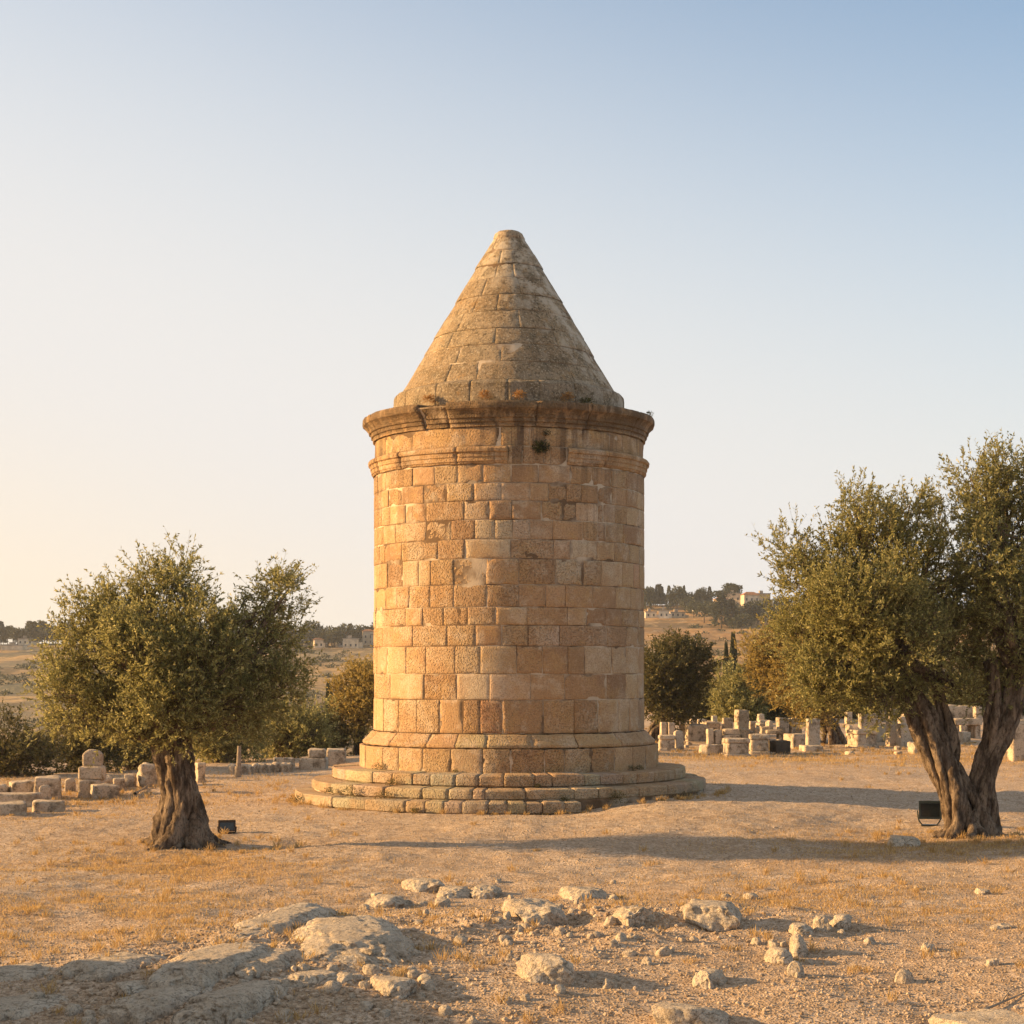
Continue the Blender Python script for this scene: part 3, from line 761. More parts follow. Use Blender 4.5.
def build_tree(name, label, cat, base, lobes, seed, axes, limbs, leafmat, per_m3, twigs, lv, leaf, clump, group=None, up=0.5, tw=(0.28, 0.55), rootk=0.3, shell=0.35, twig_r=0.004):
    base = np.asarray(base, float)
    root = thing(name, label, cat, tuple(base), group=group)
    tr = Acc()
    for (axis, env, n, k, twist, rt) in axes: strands(tr, np.asarray(axis) - base, env, n, k, twist, seed + 3, rt)
    if rootk > 0.3:                                    # surface roots spreading into the soil
        rg = np.random.default_rng(seed + 1)
        for i in range(11):
            a = 2 * pi * i / 11 + rg.uniform(-0.25, 0.25); ln = rg.uniform(0.5, 1.0) * rootk; d = np.array([cos(a), sin(a)])
            q = []
            for u_, hh in ((0.12, 0.42), (0.30, 0.16), (0.52, 0.05), (0.8, 0.015), (1.0, -0.05)):
                w_ = d * (0.12 + u_ * ln) + np.array([-d[1], d[0]]) * rg.uniform(-0.06, 0.06); q.append([w_[0], w_[1], float(H(base[0] + w_[0], base[1] + w_[1])) - base[2] + hh])
            tr.add(tube(spline(q, 26), np.linspace(0.12, 0.025, 26), 14, 0.5, seed + i, 6))
    ob('trunk', tr.mesh('trunk', [M_BARK]), root)
    L2 = [(np.asarray(c) - base, r) for c, r in lobes]
    (V, Q), tws, cl = crown(L2, seed, per_m3, twigs, lv, leaf, clump, tw, up, shell, twig_r)
    rng = np.random.default_rng(seed + 9)
    br = Acc(); br.add(tws)
    for li, (c, r) in enumerate(L2):
        st, rad = limbs[li % len(limbs)]; st = np.asarray(st) - base
        p = bent(st, c, rng, 14, 0.08); br.add(tube(p, np.concatenate([np.linspace(rad, rad * 0.45, 7), np.linspace(rad * 0.4, 0.012, 7)]), 9, 0.25, seed, 6))
        for (l2, cc, dn, cr) in cl:
            if l2 == li:
                k = rng.integers(6, 13); L = np.linalg.norm(cc - p[k])
                br.add(tube(bent(p[k], cc, rng, 7, 0.1), np.linspace(min(rad * 0.3, 0.008 + 0.012 * L), 0.005, 7), 5))
    ob('branches', br.mesh('branches', [M_BARK]), root)
    ob('crown', mk_mesh('crown', V, [Q], [leafmat], smooth=False), root)
    return root

# ------------------------------------------------------------------ the two big olives
def lobes_px(lst, D, s, rng, dz=0.9):
    out = []
    for (px, py, rx, ry, dd) in lst:
        out.append((P(px, py, D + dd), (rx / s, max(0.5, 0.9 * (rx + ry) / 2 / s), ry / s)))
    return out
def left_olive():
    D = 30.6; s = F / D
    x, y, z, D0 = at(182, 846); D = D0; s = F / D
    base = (x, y, z)
    L = [(162, 600, 46, 40, 0.0), (128, 612, 48, 45, 0.4), (195, 628, 38, 40, -0.4), (95, 645, 48, 45, 0.2), (150, 655, 65, 55, -0.9), (165, 650, 60, 50, 1.0), (212, 655, 55, 50, -0.7),
         (258, 650, 45, 48, 0.4), (268, 590, 28, 36, 0.0), (284, 625, 22, 30, 0.2), (255, 610, 22, 30, 0.1), (75, 690, 34, 40, 0.0), (115, 705, 50, 36, -0.6), (175, 700, 60, 34, -1.0), (235, 695, 52, 34, -0.4), (275, 675, 34, 36, 0.2),
         (90, 598, 26, 26, 0.5), (145, 574, 24, 22, 0.0), (178, 566, 24, 20, 0.2), (120, 722, 42, 22, 0.7), (60, 665, 22, 30, 0.0), (288, 588, 16, 24, -0.2), (72, 712, 36, 30, 0.2), (125, 730, 48, 26, -0.3), (180, 722, 50, 28, -0.8), (240, 715, 48, 28, 0.3), (55, 690, 26, 34, -0.3), (285, 690, 30, 34, 0), (150, 690, 60, 40, 0.8)]
    rng = np.random.default_rng(3)
    L = [(a, b + 4, max(12, c - 11), max(12, d - 12), e) for a, b, c, d, e in L]
    lobes = lobes_px(L, D, s, rng)
    p = lambda a, b, d=0: P(a, b, D + d)
    axes = [([p(183, 856), p(182, 835), p(181, 800), p(176, 770), p(171, 740), p(170, 705)], [0.43, 0.35, 0.29, 0.285, 0.305, 0.27], 140, 9, 2.6, 0.40)]
    limbs = [(p(160, 735, -0.1), 0.15), (p(184, 730, 0.1), 0.15), (p(172, 715, -0.15), 0.17), (p(172, 722, 0.2), 0.13)]
    build_tree('olive_tree', 'broad olive tree with thick twisted trunk, a small floodlight on the ground to its right', 'tree', base, lobes, 101, axes, limbs, M_OLIVE, 30, 13, 20, (0.070, 0.025), 0.26, up=0.6, rootk=0.9, tw=(0.22, 0.48))
def right_olive():
    x, y, z, D = at(968, 836); s = F / D
    L = [(872, 530, 52, 42, 0.0), (835, 560, 50, 45, 0.3), (905, 560, 40, 50, -0.3), (800, 575, 34, 40, 0.0), (860, 600, 70, 55, -0.8), (850, 610, 60, 55, 0.9), (800, 630, 42, 48, 0.2), (900, 640, 60, 50, -0.9),
         (840, 660, 60, 42, -0.5), (905, 500, 26, 28, 0.2), (850, 500, 26, 26, -0.1), (945, 640, 45, 55, 0.3), (880, 685, 55, 30, 0.2), (945, 600, 26, 40, 0.9),
         (985, 495, 36, 40, 0.0), (1010, 520, 48, 52, 0.5), (985, 550, 40, 50, -0.6), (1030, 482, 32, 40, 0.2), (1010, 600, 55, 55, -0.4), (1000, 650, 55, 40, 0.5), (1050, 590, 48, 60, 0.2), (1045, 660, 45, 34, -0.3), (1055, 520, 38, 50, 0.0),
         (965, 470, 20, 22, 0.1), (1000, 462, 18, 18, 0.1), (785, 545, 20, 22, 0.2), (825, 676, 40, 24, 0.5), (955, 685, 34, 26, -0.2), (840, 690, 44, 26, 0), (880, 700, 44, 26, -0.5), (938, 570, 30, 50, 0.3), (940, 520, 22, 34, 0.6), (1000, 690, 40, 28, 0.4), (820, 676, 40, 30, -0.4)]
    rng = np.random.default_rng(4)
    L = [(a + 5, b + 6, max(12, c - 11), max(12, d - 12), e) for a, b, c, d, e in L]
    lobes = lobes_px(L, D, s, rng)
    p = lambda a, b, d=0: P(a, b, D + d)
    axes = [([p(970, 848), p(966, 822), p(954, 790), p(938, 755), p(920, 715), p(907, 685), p(895, 655)], [0.40, 0.33, 0.29, 0.265, 0.24, 0.20, 0.16], 140, 7, 2.3, 0.36),
            ([p(978, 846, 0.1), p(979, 820, 0.1), p(982, 785, 0.1), p(990, 752, 0.1), p(1004, 722, 0.1), p(1012, 700, 0.1), p(1018, 660, 0.2)], [0.34, 0.28, 0.235, 0.225, 0.225, 0.19, 0.15], 110, 6, 1.8, 0.30),
            ([p(944, 775, 0.15), p(949, 745, 0.2), p(944, 720, 0.25), p(938, 695, 0.3), p(936, 660, 0.3)], [0.22, 0.2, 0.17, 0.14, 0.12], 24, 4, 1.0, 0.0),
            ([p(994, 745, 0.1), p(992, 715, 0.0), p(994, 690, 0.0), p(992, 660, 0.0)], [0.2, 0.18, 0.16, 0.13], 20, 4, 0.9, 0.0)]
    lw, rw, mw = (p(895, 660), 0.14), (p(1016, 668, 0.2), 0.14), (p(937, 668, 0.3), 0.10)
    limbs = [lw] * 11 + [mw, lw, mw] + [rw] * 9 + [rw, rw, lw, lw, lw, mw]
    build_tree('olive_tree', 'tall olive tree with forked V-shaped trunk beside a dark green floodlight', 'tree', (x, y, z), lobes, 202, axes, limbs, M_OLIVE, 28, 13, 20, (0.072, 0.026), 0.27, up=0.8, rootk=0.95, tw=(0.25, 0.52))
left_olive(); right_olive()

# ------------------------------------------------------------------ trees and bushes behind the plot
def bg_olive(px, D, w_px, top_py, bot_py, seed, name, label, cat, mat, trunk=True, group=None, dens=1.0, tpx=None, tbase=None):
    s = F / D; gx, gy, gz = atD(px if tpx is None else tpx, D)
    rng = np.random.default_rng(seed)
    cy = (top_py + bot_py) / 2; ry = (bot_py - top_py) / 2
    lobes = []
    for i in range(9):
        a = rng.uniform(0, 2 * pi); q = rng.uniform(0.25, 0.62)
        lx, lz = cos(a) * q * w_px / 2, sin(a) * q * ry
        rr = rng.uniform(0.34, 0.55)
        lobes.append((P(px + lx, cy + lz, D + rng.uniform(-0.5, 0.5) * w_px / s * 0.5), (rr * w_px / 2 / s, rr * w_px / 2 / s, max(0.3, rr * ry / s * 1.1))))
    lobes.append((P(px, cy, D), (0.3 * w_px / s, 0.3 * w_px / s, 0.6 * ry / s)))
    base = (gx, gy, gz)
    top = P(px, cy + ry * 0.3, D)
    b = np.array(base)
    r0 = 0.10 + 0.045 * w_px / s
    axes = [([b - [0, 0, 0.2], b + (top - b) * np.array([0.06, 0.06, 0.32]) + rng.normal(size=3) * 0.06, b + (top - b) * 0.65 + rng.normal(size=3) * 0.15, top], [r0 * 1.5, r0, r0 * 0.8, r0 * 0.5], 20, 4, 1.5, r0 * 0.5)]
    lim = [(b + (top - b) * 0.75, r0 * 0.35)]
    lf = max(0.075, 2.6 / s)
    return build_tree(name, label, cat, base, lobes, seed, axes, lim, mat, 9 * dens, 13, 15, (lf * 1.2, lf * 0.5), 0.20 + 0.16 * w_px / s / 2, group, up=0.5, tw=(0.3, 0.65), twig_r=0.006)
bg_olive(362, 66, 62, 645, 752, 301, 'olive_tree', 'golden-brown olive half hidden behind the left side of the tower', 'tree', M_GOLDLEAF)
bg_olive(676, 74, 84, 640, 728, 302, 'olive_tree', 'dark round olive just right of the tower behind the graves', 'tree', M_BUSH, tpx=655)
bg_olive(735, 88, 72, 666, 738, 303, 'bush', 'green bush below the pair of pointed cypresses', 'bush', M_OLIVE)
bg_olive(806, 72, 124, 608, 726, 304, 'olive_tree', 'hazy golden olive on a dark trunk among the gravestones', 'tree', M_GOLDLEAF, tpx=835)
bg_olive(8, 50, 96, 716, 786, 305, 'bush', 'dark rounded bush at the left behind the grave slabs', 'bush', M_BUSH)
bg_olive(85, 53, 92, 704, 782, 306, 'bush', 'dark bush behind the stacked stone monument', 'bush', M_BUSH)
bg_olive(140, 56, 86, 712, 780, 307, 'bush', 'dark bush behind the twisted trunk of the broad olive', 'bush', M_BUSH)
bg_olive(222, 60, 96, 708, 772, 308, 'bush', 'olive-green bush behind the wooden stake', 'bush', M_OLIVE)
bg_olive(285, 64, 96, 706, 764, 309, 'bush', 'grey-green bush behind the low stepped slabs', 'bush', M_OLIVE)
bg_olive(325, 66, 56, 712, 764, 310, 'bush', 'dark bush between the stepped slabs and the tower', 'bush', M_BUSH)
bg_olive(780, 90, 76, 690, 736, 311, 'bush', 'low bush behind the grave wall', 'bush', M_BUSH)
bg_olive(905, 98, 110, 676, 732, 312, 'bush', 'dark bush glimpsed between the forked trunk stems', 'bush', M_BUSH)
bg_olive(1010, 98, 90, 670, 732, 313, 'bush', 'dark bush at the right edge behind the graves', 'bush', M_BUSH)

bg_olive(694, 90, 62, 690, 734, 314, 'bush', 'olive-green bush behind the long low grave block', 'bush', M_OLIVE)
bg_olive(850, 92, 90, 674, 734, 315, 'bush', 'shadowed bush behind the dark tree trunk in the graves', 'bush', M_BUSH)
bg_olive(957, 95, 80, 680, 732, 316, 'bush', 'greenish bush behind the table tomb between the olive stems', 'bush', M_OLIVE)
bg_olive(1090, 96, 110, 672, 732, 317, 'bush', 'dark bush beyond the right edge behind the graves', 'bush', M_BUSH)
bg_olive(1200, 92, 120, 676, 734, 318, 'bush', 'green bush well beyond the right edge behind the graves', 'bush', M_OLIVE)
bg_olive(-80, 54, 110, 714, 782, 319, 'bush', 'dark bush beyond the left edge behind the slabs', 'bush', M_BUSH)
# cypresses and distant trees: leaf-cluster meshes copied
def cluster_mesh(name, kind, seed, n, leaf, mat):
    rng = np.random.default_rng(seed)
    d = unit(rng.normal(size=(n, 3)))
    rho = 0.55 + 0.45 * rng.random(n) ** 0.5
    if kind == 'cypress':
        t = rng.random(n) ** 0.8; w_ = 0.17 * np.sqrt(np.clip(1 - t, 0, 1)) * (0.4 + 0.6 * np.clip(t * 6, 0, 1)) + 0.012
        a = rng.uniform(0, 2 * pi, n); w_ = w_ * (0.6 + 0.4 * rng.random(n)) * (1 + 0.25 * np.sin(a * 3 + t * 9))
        p = np.stack([np.cos(a) * w_, np.sin(a) * w_, 0.03 + t * 0.97], -1); dd = unit(np.stack([np.cos(a) * 0.3, np.sin(a) * 0.3, np.ones(n)], -1) + rng.normal(size=(n, 3)) * 0.2)
    elif kind == 'pine':
        t = rng.random(n) ** 0.9; lay = 1 - 0.35 * ((t * 7) % 1.0)
        w_ = 0.28 * (1 - t) ** 0.85 * lay + 0.015; a = rng.uniform(0, 2 * pi, n); w_ = w_ * (0.45 + 0.55 * rng.random(n)) * (1 + 0.3 * np.sin(a * 4 + t * 5 + seed))
        p = np.stack([np.cos(a) * w_, np.sin(a) * w_, 0.10 + t * 0.9], -1); dd = unit(np.stack([np.cos(a), np.sin(a), 0.2 + 0 * a], -1) + rng.normal(size=(n, 3)) * 0.3)
    else:
        fl = 0.30 if kind == 'round' else 0.20
        cz = 0.62 if kind == 'round' else 0.78
        k = 8; cs = rng.normal(size=(k, 3)) * np.array([0.18, 0.18, 0.10 if kind == 'round' else 0.04]); cs[:, 2] += cz
        i = rng.integers(0, k, n); p = cs[i] + d * rho[:, None] * np.array([0.24, 0.24, fl * 0.8]) * rng.uniform(0.7, 1.1, k)[i][:, None]
        dd = unit(d + rng.normal(size=(n, 3)) * 0.5)
    V, Q = leaves_mesh(p, dd, rng.uniform(0.6, 1.3, n) * leaf, rng.uniform(0.6, 1.2, n) * leaf * 0.7, rng)
    return mk_mesh(name, V, [Q], [mat], smooth=False)
def trunk_mesh(h, r):
    p = np.array([[0, 0, -0.08], [0.01, 0, h * 0.4], [-0.01, 0.01, h]]); V, q = tube(p, [r, r * 0.8, r * 0.5], 6)
    return mk_mesh('trunk', V, [q], [M_BARK])
FT = trunk_mesh(0.6, 0.03)
CYP = cluster_mesh('crown', 'cypress', 1, 3200, 0.035, M_CYP)
def small_tree(name, crown_me, x, y, z, h, wid, label, cat, group=None, rz=0.0):
    t = thing(name, label, cat, (x, y, z), rz, group); t.scale = (h * wid, h * wid, h)
    ob('crown', crown_me, t); ob('trunk', FT, t); return t
for px, D, h, wd, lb in ((726, 150, 2.9, 1.0, 'shorter slender cypress of the pair right of the tower'), (733, 152, 4.2, 0.95, 'taller pointed cypress of the pair right of the tower'),
                         (329, 130, 2.9, 1.5, 'small dark cypress left of the tower above the bushes')):
    x, y, z = atD(px, D)
    top = {726: 646, 733: 637, 329: 688}[px]; ztop = CH + (672 - top) / F * D
    small_tree('cypress_tree', CYP, x, y, z, ztop - z, wd * h / (ztop - z), lb, 'tree')
FAR = {k: [cluster_mesh('crown', k, 20 + 7 * i, 900, 0.10, M_FAR) for i in range(3)] for k in ('pine', 'round', 'umbrella')}
FAR['cypress'] = [cluster_mesh('crown', 'cypress', 50, 700, 0.07, M_FAR)]
frng = random.Random(77)
def far_tree(px, D, top_py, wid, kind, label, group=None, base_py=None):
    x, y, z = atD(px, D)
    if base_py is not None: z = max(z - 1.0, min(z, CH + (672 - base_py) / F * D))
    h = max(2.0, CH + (672 - top_py) / F * D - z)
    nm = {'pine': 'pine_tree', 'round': 'round_tree', 'umbrella': 'umbrella_pine', 'cypress': 'cypress_tree'}[kind]
    return small_tree(nm, frng.choice(FAR[kind]), x, y, z, h, wid, label, 'tree', group, frng.uniform(0, 6))
GR, GL, GM = 'trees on the hilltop right of the tower', 'trees on the hilltop at the left edge', 'trees on the hilltop left of the tower'
for i in range(38):
    px = 640 + i * 1.9 + frng.uniform(-1, 1)
    far_tree(px, 640 + frng.uniform(-8, 8), frng.choice([586, 588, 591, 593]) + frng.uniform(-1.5, 2.5), frng.uniform(0.55, 0.85), frng.choice(['pine', 'pine', 'pine', 'cypress', 'round']), 'dark tree in the jagged row on the hilltop right of the tower', GR)
for i in range(19):
    px = 690 + i * 5.2 + frng.uniform(-1.5, 1.5)
    far_tree(px, frng.uniform(560, 625), 594 + frng.uniform(0, 12), frng.uniform(0.9, 1.4), frng.choice(['round', 'round', 'pine']), 'dark rounded tree on the wooded brow below the far houses', 'trees on the wooded brow below the far houses')
far_tree(733, 640, 583.5, 1.05, 'umbrella', 'round-headed pine standing alone above the far houses')
far_tree(720, 636, 590, 1.5, 'umbrella', 'flat-topped pine beside the yellow far house')
far_tree(741, 520, 613, 1.3, 'round', 'lone bushy tree on the terraced golden field')
for i in range(34):
    px = -24 + i * 3.6 + frng.uniform(-2, 2)
    far_tree(px, 650 + frng.uniform(-10, 10), frng.choice([622, 626, 629, 632]) + frng.uniform(-2, 2), frng.uniform(0.9, 1.4), frng.choice(['round', 'round', 'round', 'pine']), 'hazy tree on the hilltop behind the broad olive', GL)
for i in range(36):
    px = 250 + i * 3.9 + frng.uniform(-1.5, 1.5)
    far_tree(px, frng.uniform(610, 650), 623 + frng.uniform(-3, 11), frng.uniform(0.9, 1.4), frng.choice(['round', 'round', 'pine']), 'small hazy tree on the hilltop left of the tower', GM)

for i in range(34):
    px = (790 + i * 26 if i < 24 else -40 - (i - 24) * 34) + frng.uniform(-9, 9)
    far_tree(px, frng.uniform(600, 650), (603 if i < 24 else 628) + frng.uniform(-9, 5), frng.uniform(0.8, 1.3), frng.choice(['round', 'round', 'pine']), 'distant tree on the ridge far behind the tall right olive' if i < 24 else 'distant tree on the ridge beyond the left edge', 'trees on the ridge behind the right olive' if i < 24 else 'trees on the ridge beyond the left edge')
# hillside scrub that nobody could count
def scrub():
    rng = np.random.default_rng(71); B, Dn, Ls = [], [], []
    k = 0
    while k < 520:
        px, D = rng.uniform(-60, 1080), rng.uniform(240, 610)
        x, y = (px - 512) / F * D, D - CD
        if fbm(x / 45, y / 45, s=72) < 0.02: continue
        if px > 640 and rng.random() < 0.55: continue
        k += 1; z = float(H(x, y)); r = rng.uniform(0.5, 1.9); n = int(50 * r)
        d = unit(rng.normal(size=(n, 3))); d[:, 2] = np.abs(d[:, 2])
        B.append(np.array([x, y, z - 0.1]) + d * np.array([r * 1.3, r * 1.3, r * 0.8]) * (rng.random(n) ** 0.4)[:, None]); Dn.append(unit(d + rng.normal(size=(n, 3)) * 0.5)); Ls.append(np.full(n, 0.4 + 0.12 * r))
    B, Dn, Ls = np.concatenate(B), np.concatenate(Dn), np.concatenate(Ls)
    V, Q = leaves_mesh(B, Dn, Ls, Ls * 0.7, rng)
    tag(ob('scrub', mk_mesh('scrub', V, [Q], [M_FAR], smooth=False)), 'low dark scrub dotted over the far hillside', 'scrub', kind='stuff')
scrub()

# ------------------------------------------------------------------ houses on the far hilltops
M_HW = [mat_plain('house_wall_cream', (0.62, 0.50, 0.36), 0.9, 0.1, 0, 0.6), mat_plain('house_wall_white', (0.60, 0.53, 0.43), 0.9, 0.1, 0, 0.6), mat_plain('house_wall_ochre', (0.58, 0.40, 0.20), 0.9, 0.1, 0, 0.6)]
M_HR = mat_plain('house_roof_grey', (0.35, 0.29, 0.23), 0.9, 0.1, 0, 0.6); M_HT = mat_plain('house_roof_tile', (0.36, 0.17, 0.09), 0.9, 0.1, 0, 1.0)
M_WIN = mat_plain('dark_window', (0.04, 0.045, 0.05), 0.25, 0.5)
def box_data(x0, x1, y0, y1, z0, z1):
    V = np.array([[x, y, z] for z in (z0, z1) for y in (y0, y1) for x in (x0, x1)], float)
    Q = np.array([[0, 2, 3, 1], [4, 5, 7, 6], [0, 1, 5, 4], [2, 6, 7, 3], [0, 4, 6, 2], [1, 3, 7, 5]])
    return V, Q
def house(px, D, w_, h_, wm, label, group=None, hip=False, dz=0.0, rz=0.2):
    x, y, z = atD(px, D); w_ *= 0.62; h_ *= 0.62
    t = thing('house', label, 'house', (x, y, z + dz), rz, group)
    dp = w_ * 0.7
    a = Acc(); a.add(box_data(-w_ / 2, w_ / 2, -dp / 2, dp / 2, -1.5, h_)); a.add(box_data(w_ * 0.1, w_ * 0.75, -dp * 0.3, dp * 0.6, -1.5, h_ * 0.62))
    ob('wall', a.mesh('wall', [wm], False), t)
    if hip:
        e = 0.35; V = np.array([[-w_ / 2 - e, -dp / 2 - e, h_], [w_ / 2 + e, -dp / 2 - e, h_], [w_ / 2 + e, dp / 2 + e, h_], [-w_ / 2 - e, dp / 2 + e, h_], [-w_ * 0.25, 0, h_ + w_ * 0.2], [w_ * 0.25, 0, h_ + w_ * 0.2]])
        me = bpy.data.meshes.new('roof'); me.from_pydata(V.tolist(), [], [(0, 1, 5, 4), (1, 2, 5), (2, 3, 4, 5), (3, 0, 4), (3, 2, 1, 0)]); me.materials.append(M_HT); ob('roof', me, t)
    else:
        a = Acc(); a.add(box_data(-w_ / 2 - .15, w_ / 2 + .15, -dp / 2 - .15, dp / 2 + .15, h_, h_ + 0.35)); a.add(box_data(-w_ * 0.2, w_ * 0.05, -dp * 0.1, dp * 0.2, h_ + 0.35, h_ + 1.3))
        ob('roof', a.mesh('roof', [M_HR], False), t)
    nw = max(2, int(w_ / 1.6))
    for fl in range(max(1, int(h_ / 1.8))):
        for i in range(nw):
            wx = -w_ / 2 + (i + 0.5) * w_ / nw; zz = 0.5 + fl * 1.8
            if zz + 1.0 > h_: continue
            a = Acc(); a.add(box_data(wx - 0.3, wx + 0.3, -dp / 2 - 0.03, -dp / 2 + 0.05, zz, zz + 0.85)); ob('window', a.mesh('window', [M_WIN], False), t)
    return t
house(650, 600, 6, 3.0, M_HW[1], 'small pale far house just right of the tower below the tree row')
house(664, 596, 5.5, 3.6, M_HW[1], 'white far house with flat roof below the tree row', rz=-0.1)
house(677, 602, 8, 2.6, M_HW[0], 'long low cream far house below the tree row', rz=0.1)
house(700, 625, 8, 3.2, M_HW[1], 'white flat-roofed far house among the hilltop trees')
house(721, 622, 7, 7.0, M_HW[2], 'yellow far house under the flat-topped pine', hip=True, rz=0.4)
house(733, 636, 9, 7.2, M_HW[0], 'large cream far house below the round-headed pine', rz=-0.2)
house(750, 630, 9, 7.0, M_HW[0], 'cream far house on the hilltop beside the tall right olive', hip=True)
house(762, 632, 8, 7.5, M_HW[2], 'ochre far house partly hidden by the tall right olive crown')
house(26, 640, 8, 3.2, M_HW[1], 'white far house among the trees at the left edge', rz=0.1)
house(14, 615, 12, 1.8, M_HW[0], 'long low far building below the trees at the left edge', rz=0.0)
for i, (px, dz_) in enumerate(((318, 0), (327, 1.0), (336, 0.2), (343, 1.0), (351, 0.4), (360, 1.2), (368, 1.5), (376, 1))):
    house(px, frng.uniform(605, 650), frng.uniform(5, 9), frng.uniform(4, 7.5), M_HW[i % 2], 'small pale house in the hazy village left of the tower', 'houses of the hazy village left of the tower', hip=(i % 3 == 0), rz=frng.uniform(-0.4, 0.4))

# ------------------------------------------------------------------ worked stones of the cemetery
def stone_mesh(name, w_, d_, h_, seed, rnd=0.05, nz=0.03, top='flat', taper=0.0, sink=0.12, z0=0.0, mat=None, cuts=9):
    bm = bmesh.new(); bmesh.ops.create_cube(bm, size=2.0)
    bmesh.ops.subdivide_edges(bm, edges=bm.edges[:], cuts=cuts, use_grid_fill=True)
    V = np.array([v.co[:] for v in bm.verts])
    half = np.array([w_ / 2, d_ / 2, (h_ + sink) / 2])
    r = min(rnd, half.min() * 0.6)
    p = V * half
    inner = np.sign(p) * np.maximum(np.abs(p) - 0, 0)
    q = np.clip(p, -(half - r), half - r); dv = p - q; L = np.linalg.norm(dv, axis=1, keepdims=True)
    p = np.where(L > 1e-6, q + dv / np.maximum(L, 1e-6) * np.minimum(L, r), p)
    t = (p[:, 2] + half[2]) / (2 * half[2])
    if top == 'round':
        k = np.clip((t - 0.62) / 0.38, 0, 1); xx = p[:, 0] / half[0]
        p[:, 2] -= k * (np.abs(xx) ** 2.6) * half[0] * 0.5
    if top == 'gable':
        k = np.clip((t - 0.7) / 0.3, 0, 1); p[:, 2] -= k * np.abs(p[:, 0] / half[0]) * half[0] * 0.5
    p[:, 0] *= 1 - taper * t; p[:, 1] *= 1 - taper * 0.5 * t
    o = seed * 3.17
    n1 = fbm(p[:, 0] * 2.2 + o, p[:, 1] * 2.2, p[:, 2] * 2.2, s=seed % 97, o=4)
    n2 = fbm(p[:, 0] * 7 + o, p[:, 1] * 7, p[:, 2] * 7, s=seed % 89 + 5, o=3)
    dirn = unit(V); p = p + dirn * (n1 * nz * 1.6 + n2 * nz * 0.6)[:, None]
    p[:, 2] += half[2] - sink + z0
    for v, c in zip(bm.verts, p): v.co = c
    me = bpy.data.meshes.new(name); bm.to_mesh(me); bm.free()
    me.polygons.foreach_set('use_smooth', np.ones(len(me.polygons), bool)); me.materials.append(mat or M_GRAVE)
    return me
SEED = [1000]
def nxt(): SEED[0] += 1; return SEED[0]
def dims(x0, x1, y0, y1):
    x, y, z, D = at((x0 + x1) / 2, y1); s = F / D
    return x, y, z, D, (x1 - x0) / s, (y1 - y0) / s
def stone(name, cat, label, x0, x1, y0, y1, depth=None, top='flat', taper=0.04, rnd=0.03, nz=0.03, rz=None, tilt=0.0, group=None, mat=None):
    x, y, z, D, w_, h_ = dims(x0, x1, y0, y1); sd = nxt(); r = random.Random(sd)
    dp = depth if depth else w_ * 0.7
    o = ob(name, stone_mesh(name, w_, dp, h_, sd, rnd, nz, top, taper, mat=mat), None, (x, y + dp * 0.4, float(H(x, y + dp * 0.4))), r.uniform(0.05, 0.42) if rz is None else rz)
    o.rotation_euler[1] = tilt; o.rotation_euler[0] = r.uniform(-0.03, 0.03)
    return tag(o, label, cat, group)
def tomb(label, x0, x1, y0, y1, depth, rz=0.0, name='sarcophagus', cat='tomb', lid=0.26, base=0.14, mat=None):
    x, y, z, D, w_, h_ = dims(x0, x1, y0, y1)
    t = thing(name, label, cat, (x, y + depth * 0.4, float(H(x, y + depth * 0.4))), rz)
    hb, hl = h_ * base, h_ * lid
    ob('base', stone_mesh('base', w_ * 1.04, depth * 1.04, hb, nxt(), 0.03, 0.015, sink=0.15, mat=mat), t)
    ob('body', stone_mesh('body', w_ * 0.90, depth * 0.9, h_ - hb - hl, nxt(), 0.04, 0.02, sink=0.02, z0=hb, mat=mat), t)
    ob('lid', stone_mesh('lid', w_, depth, hl, nxt(), 0.05, 0.025, sink=0.01, z0=h_ - hl + 0.005, mat=mat), t)
    return t
def table(label, x0, x1, y0, y1, depth, slab=0.3):
    x, y, z, D, w_, h_ = dims(x0, x1, y0, y1)
    t = thing('table_tomb', label, 'tomb', (x, y + depth * 0.4, float(H(x, y + depth * 0.4))))
    hs = h_ * slab
    ob('slab', stone_mesh('slab', w_, depth, hs, nxt(), 0.04, 0.02, sink=0.0, z0=h_ - hs), t)
    for sx in (-1, 1):
        ob('support', stone_mesh('support', w_ * 0.2, depth * 0.8, h_ - hs, nxt(), 0.03, 0.02, sink=0.15), t, (sx * w_ * 0.36, 0, 0))
    return t
M_DARKSTONE = mat_plain('dark_stone', (0.075, 0.06, 0.045), 0.9, 0.1, 0.6, 9)  # dark stone tone for one block among the graves
ST, HS, BL, SL = ('gravestone', 'gravestone'), ('headstone', 'headstone'), ('stone_block', 'stone block'), ('stone_slab', 'stone slab')
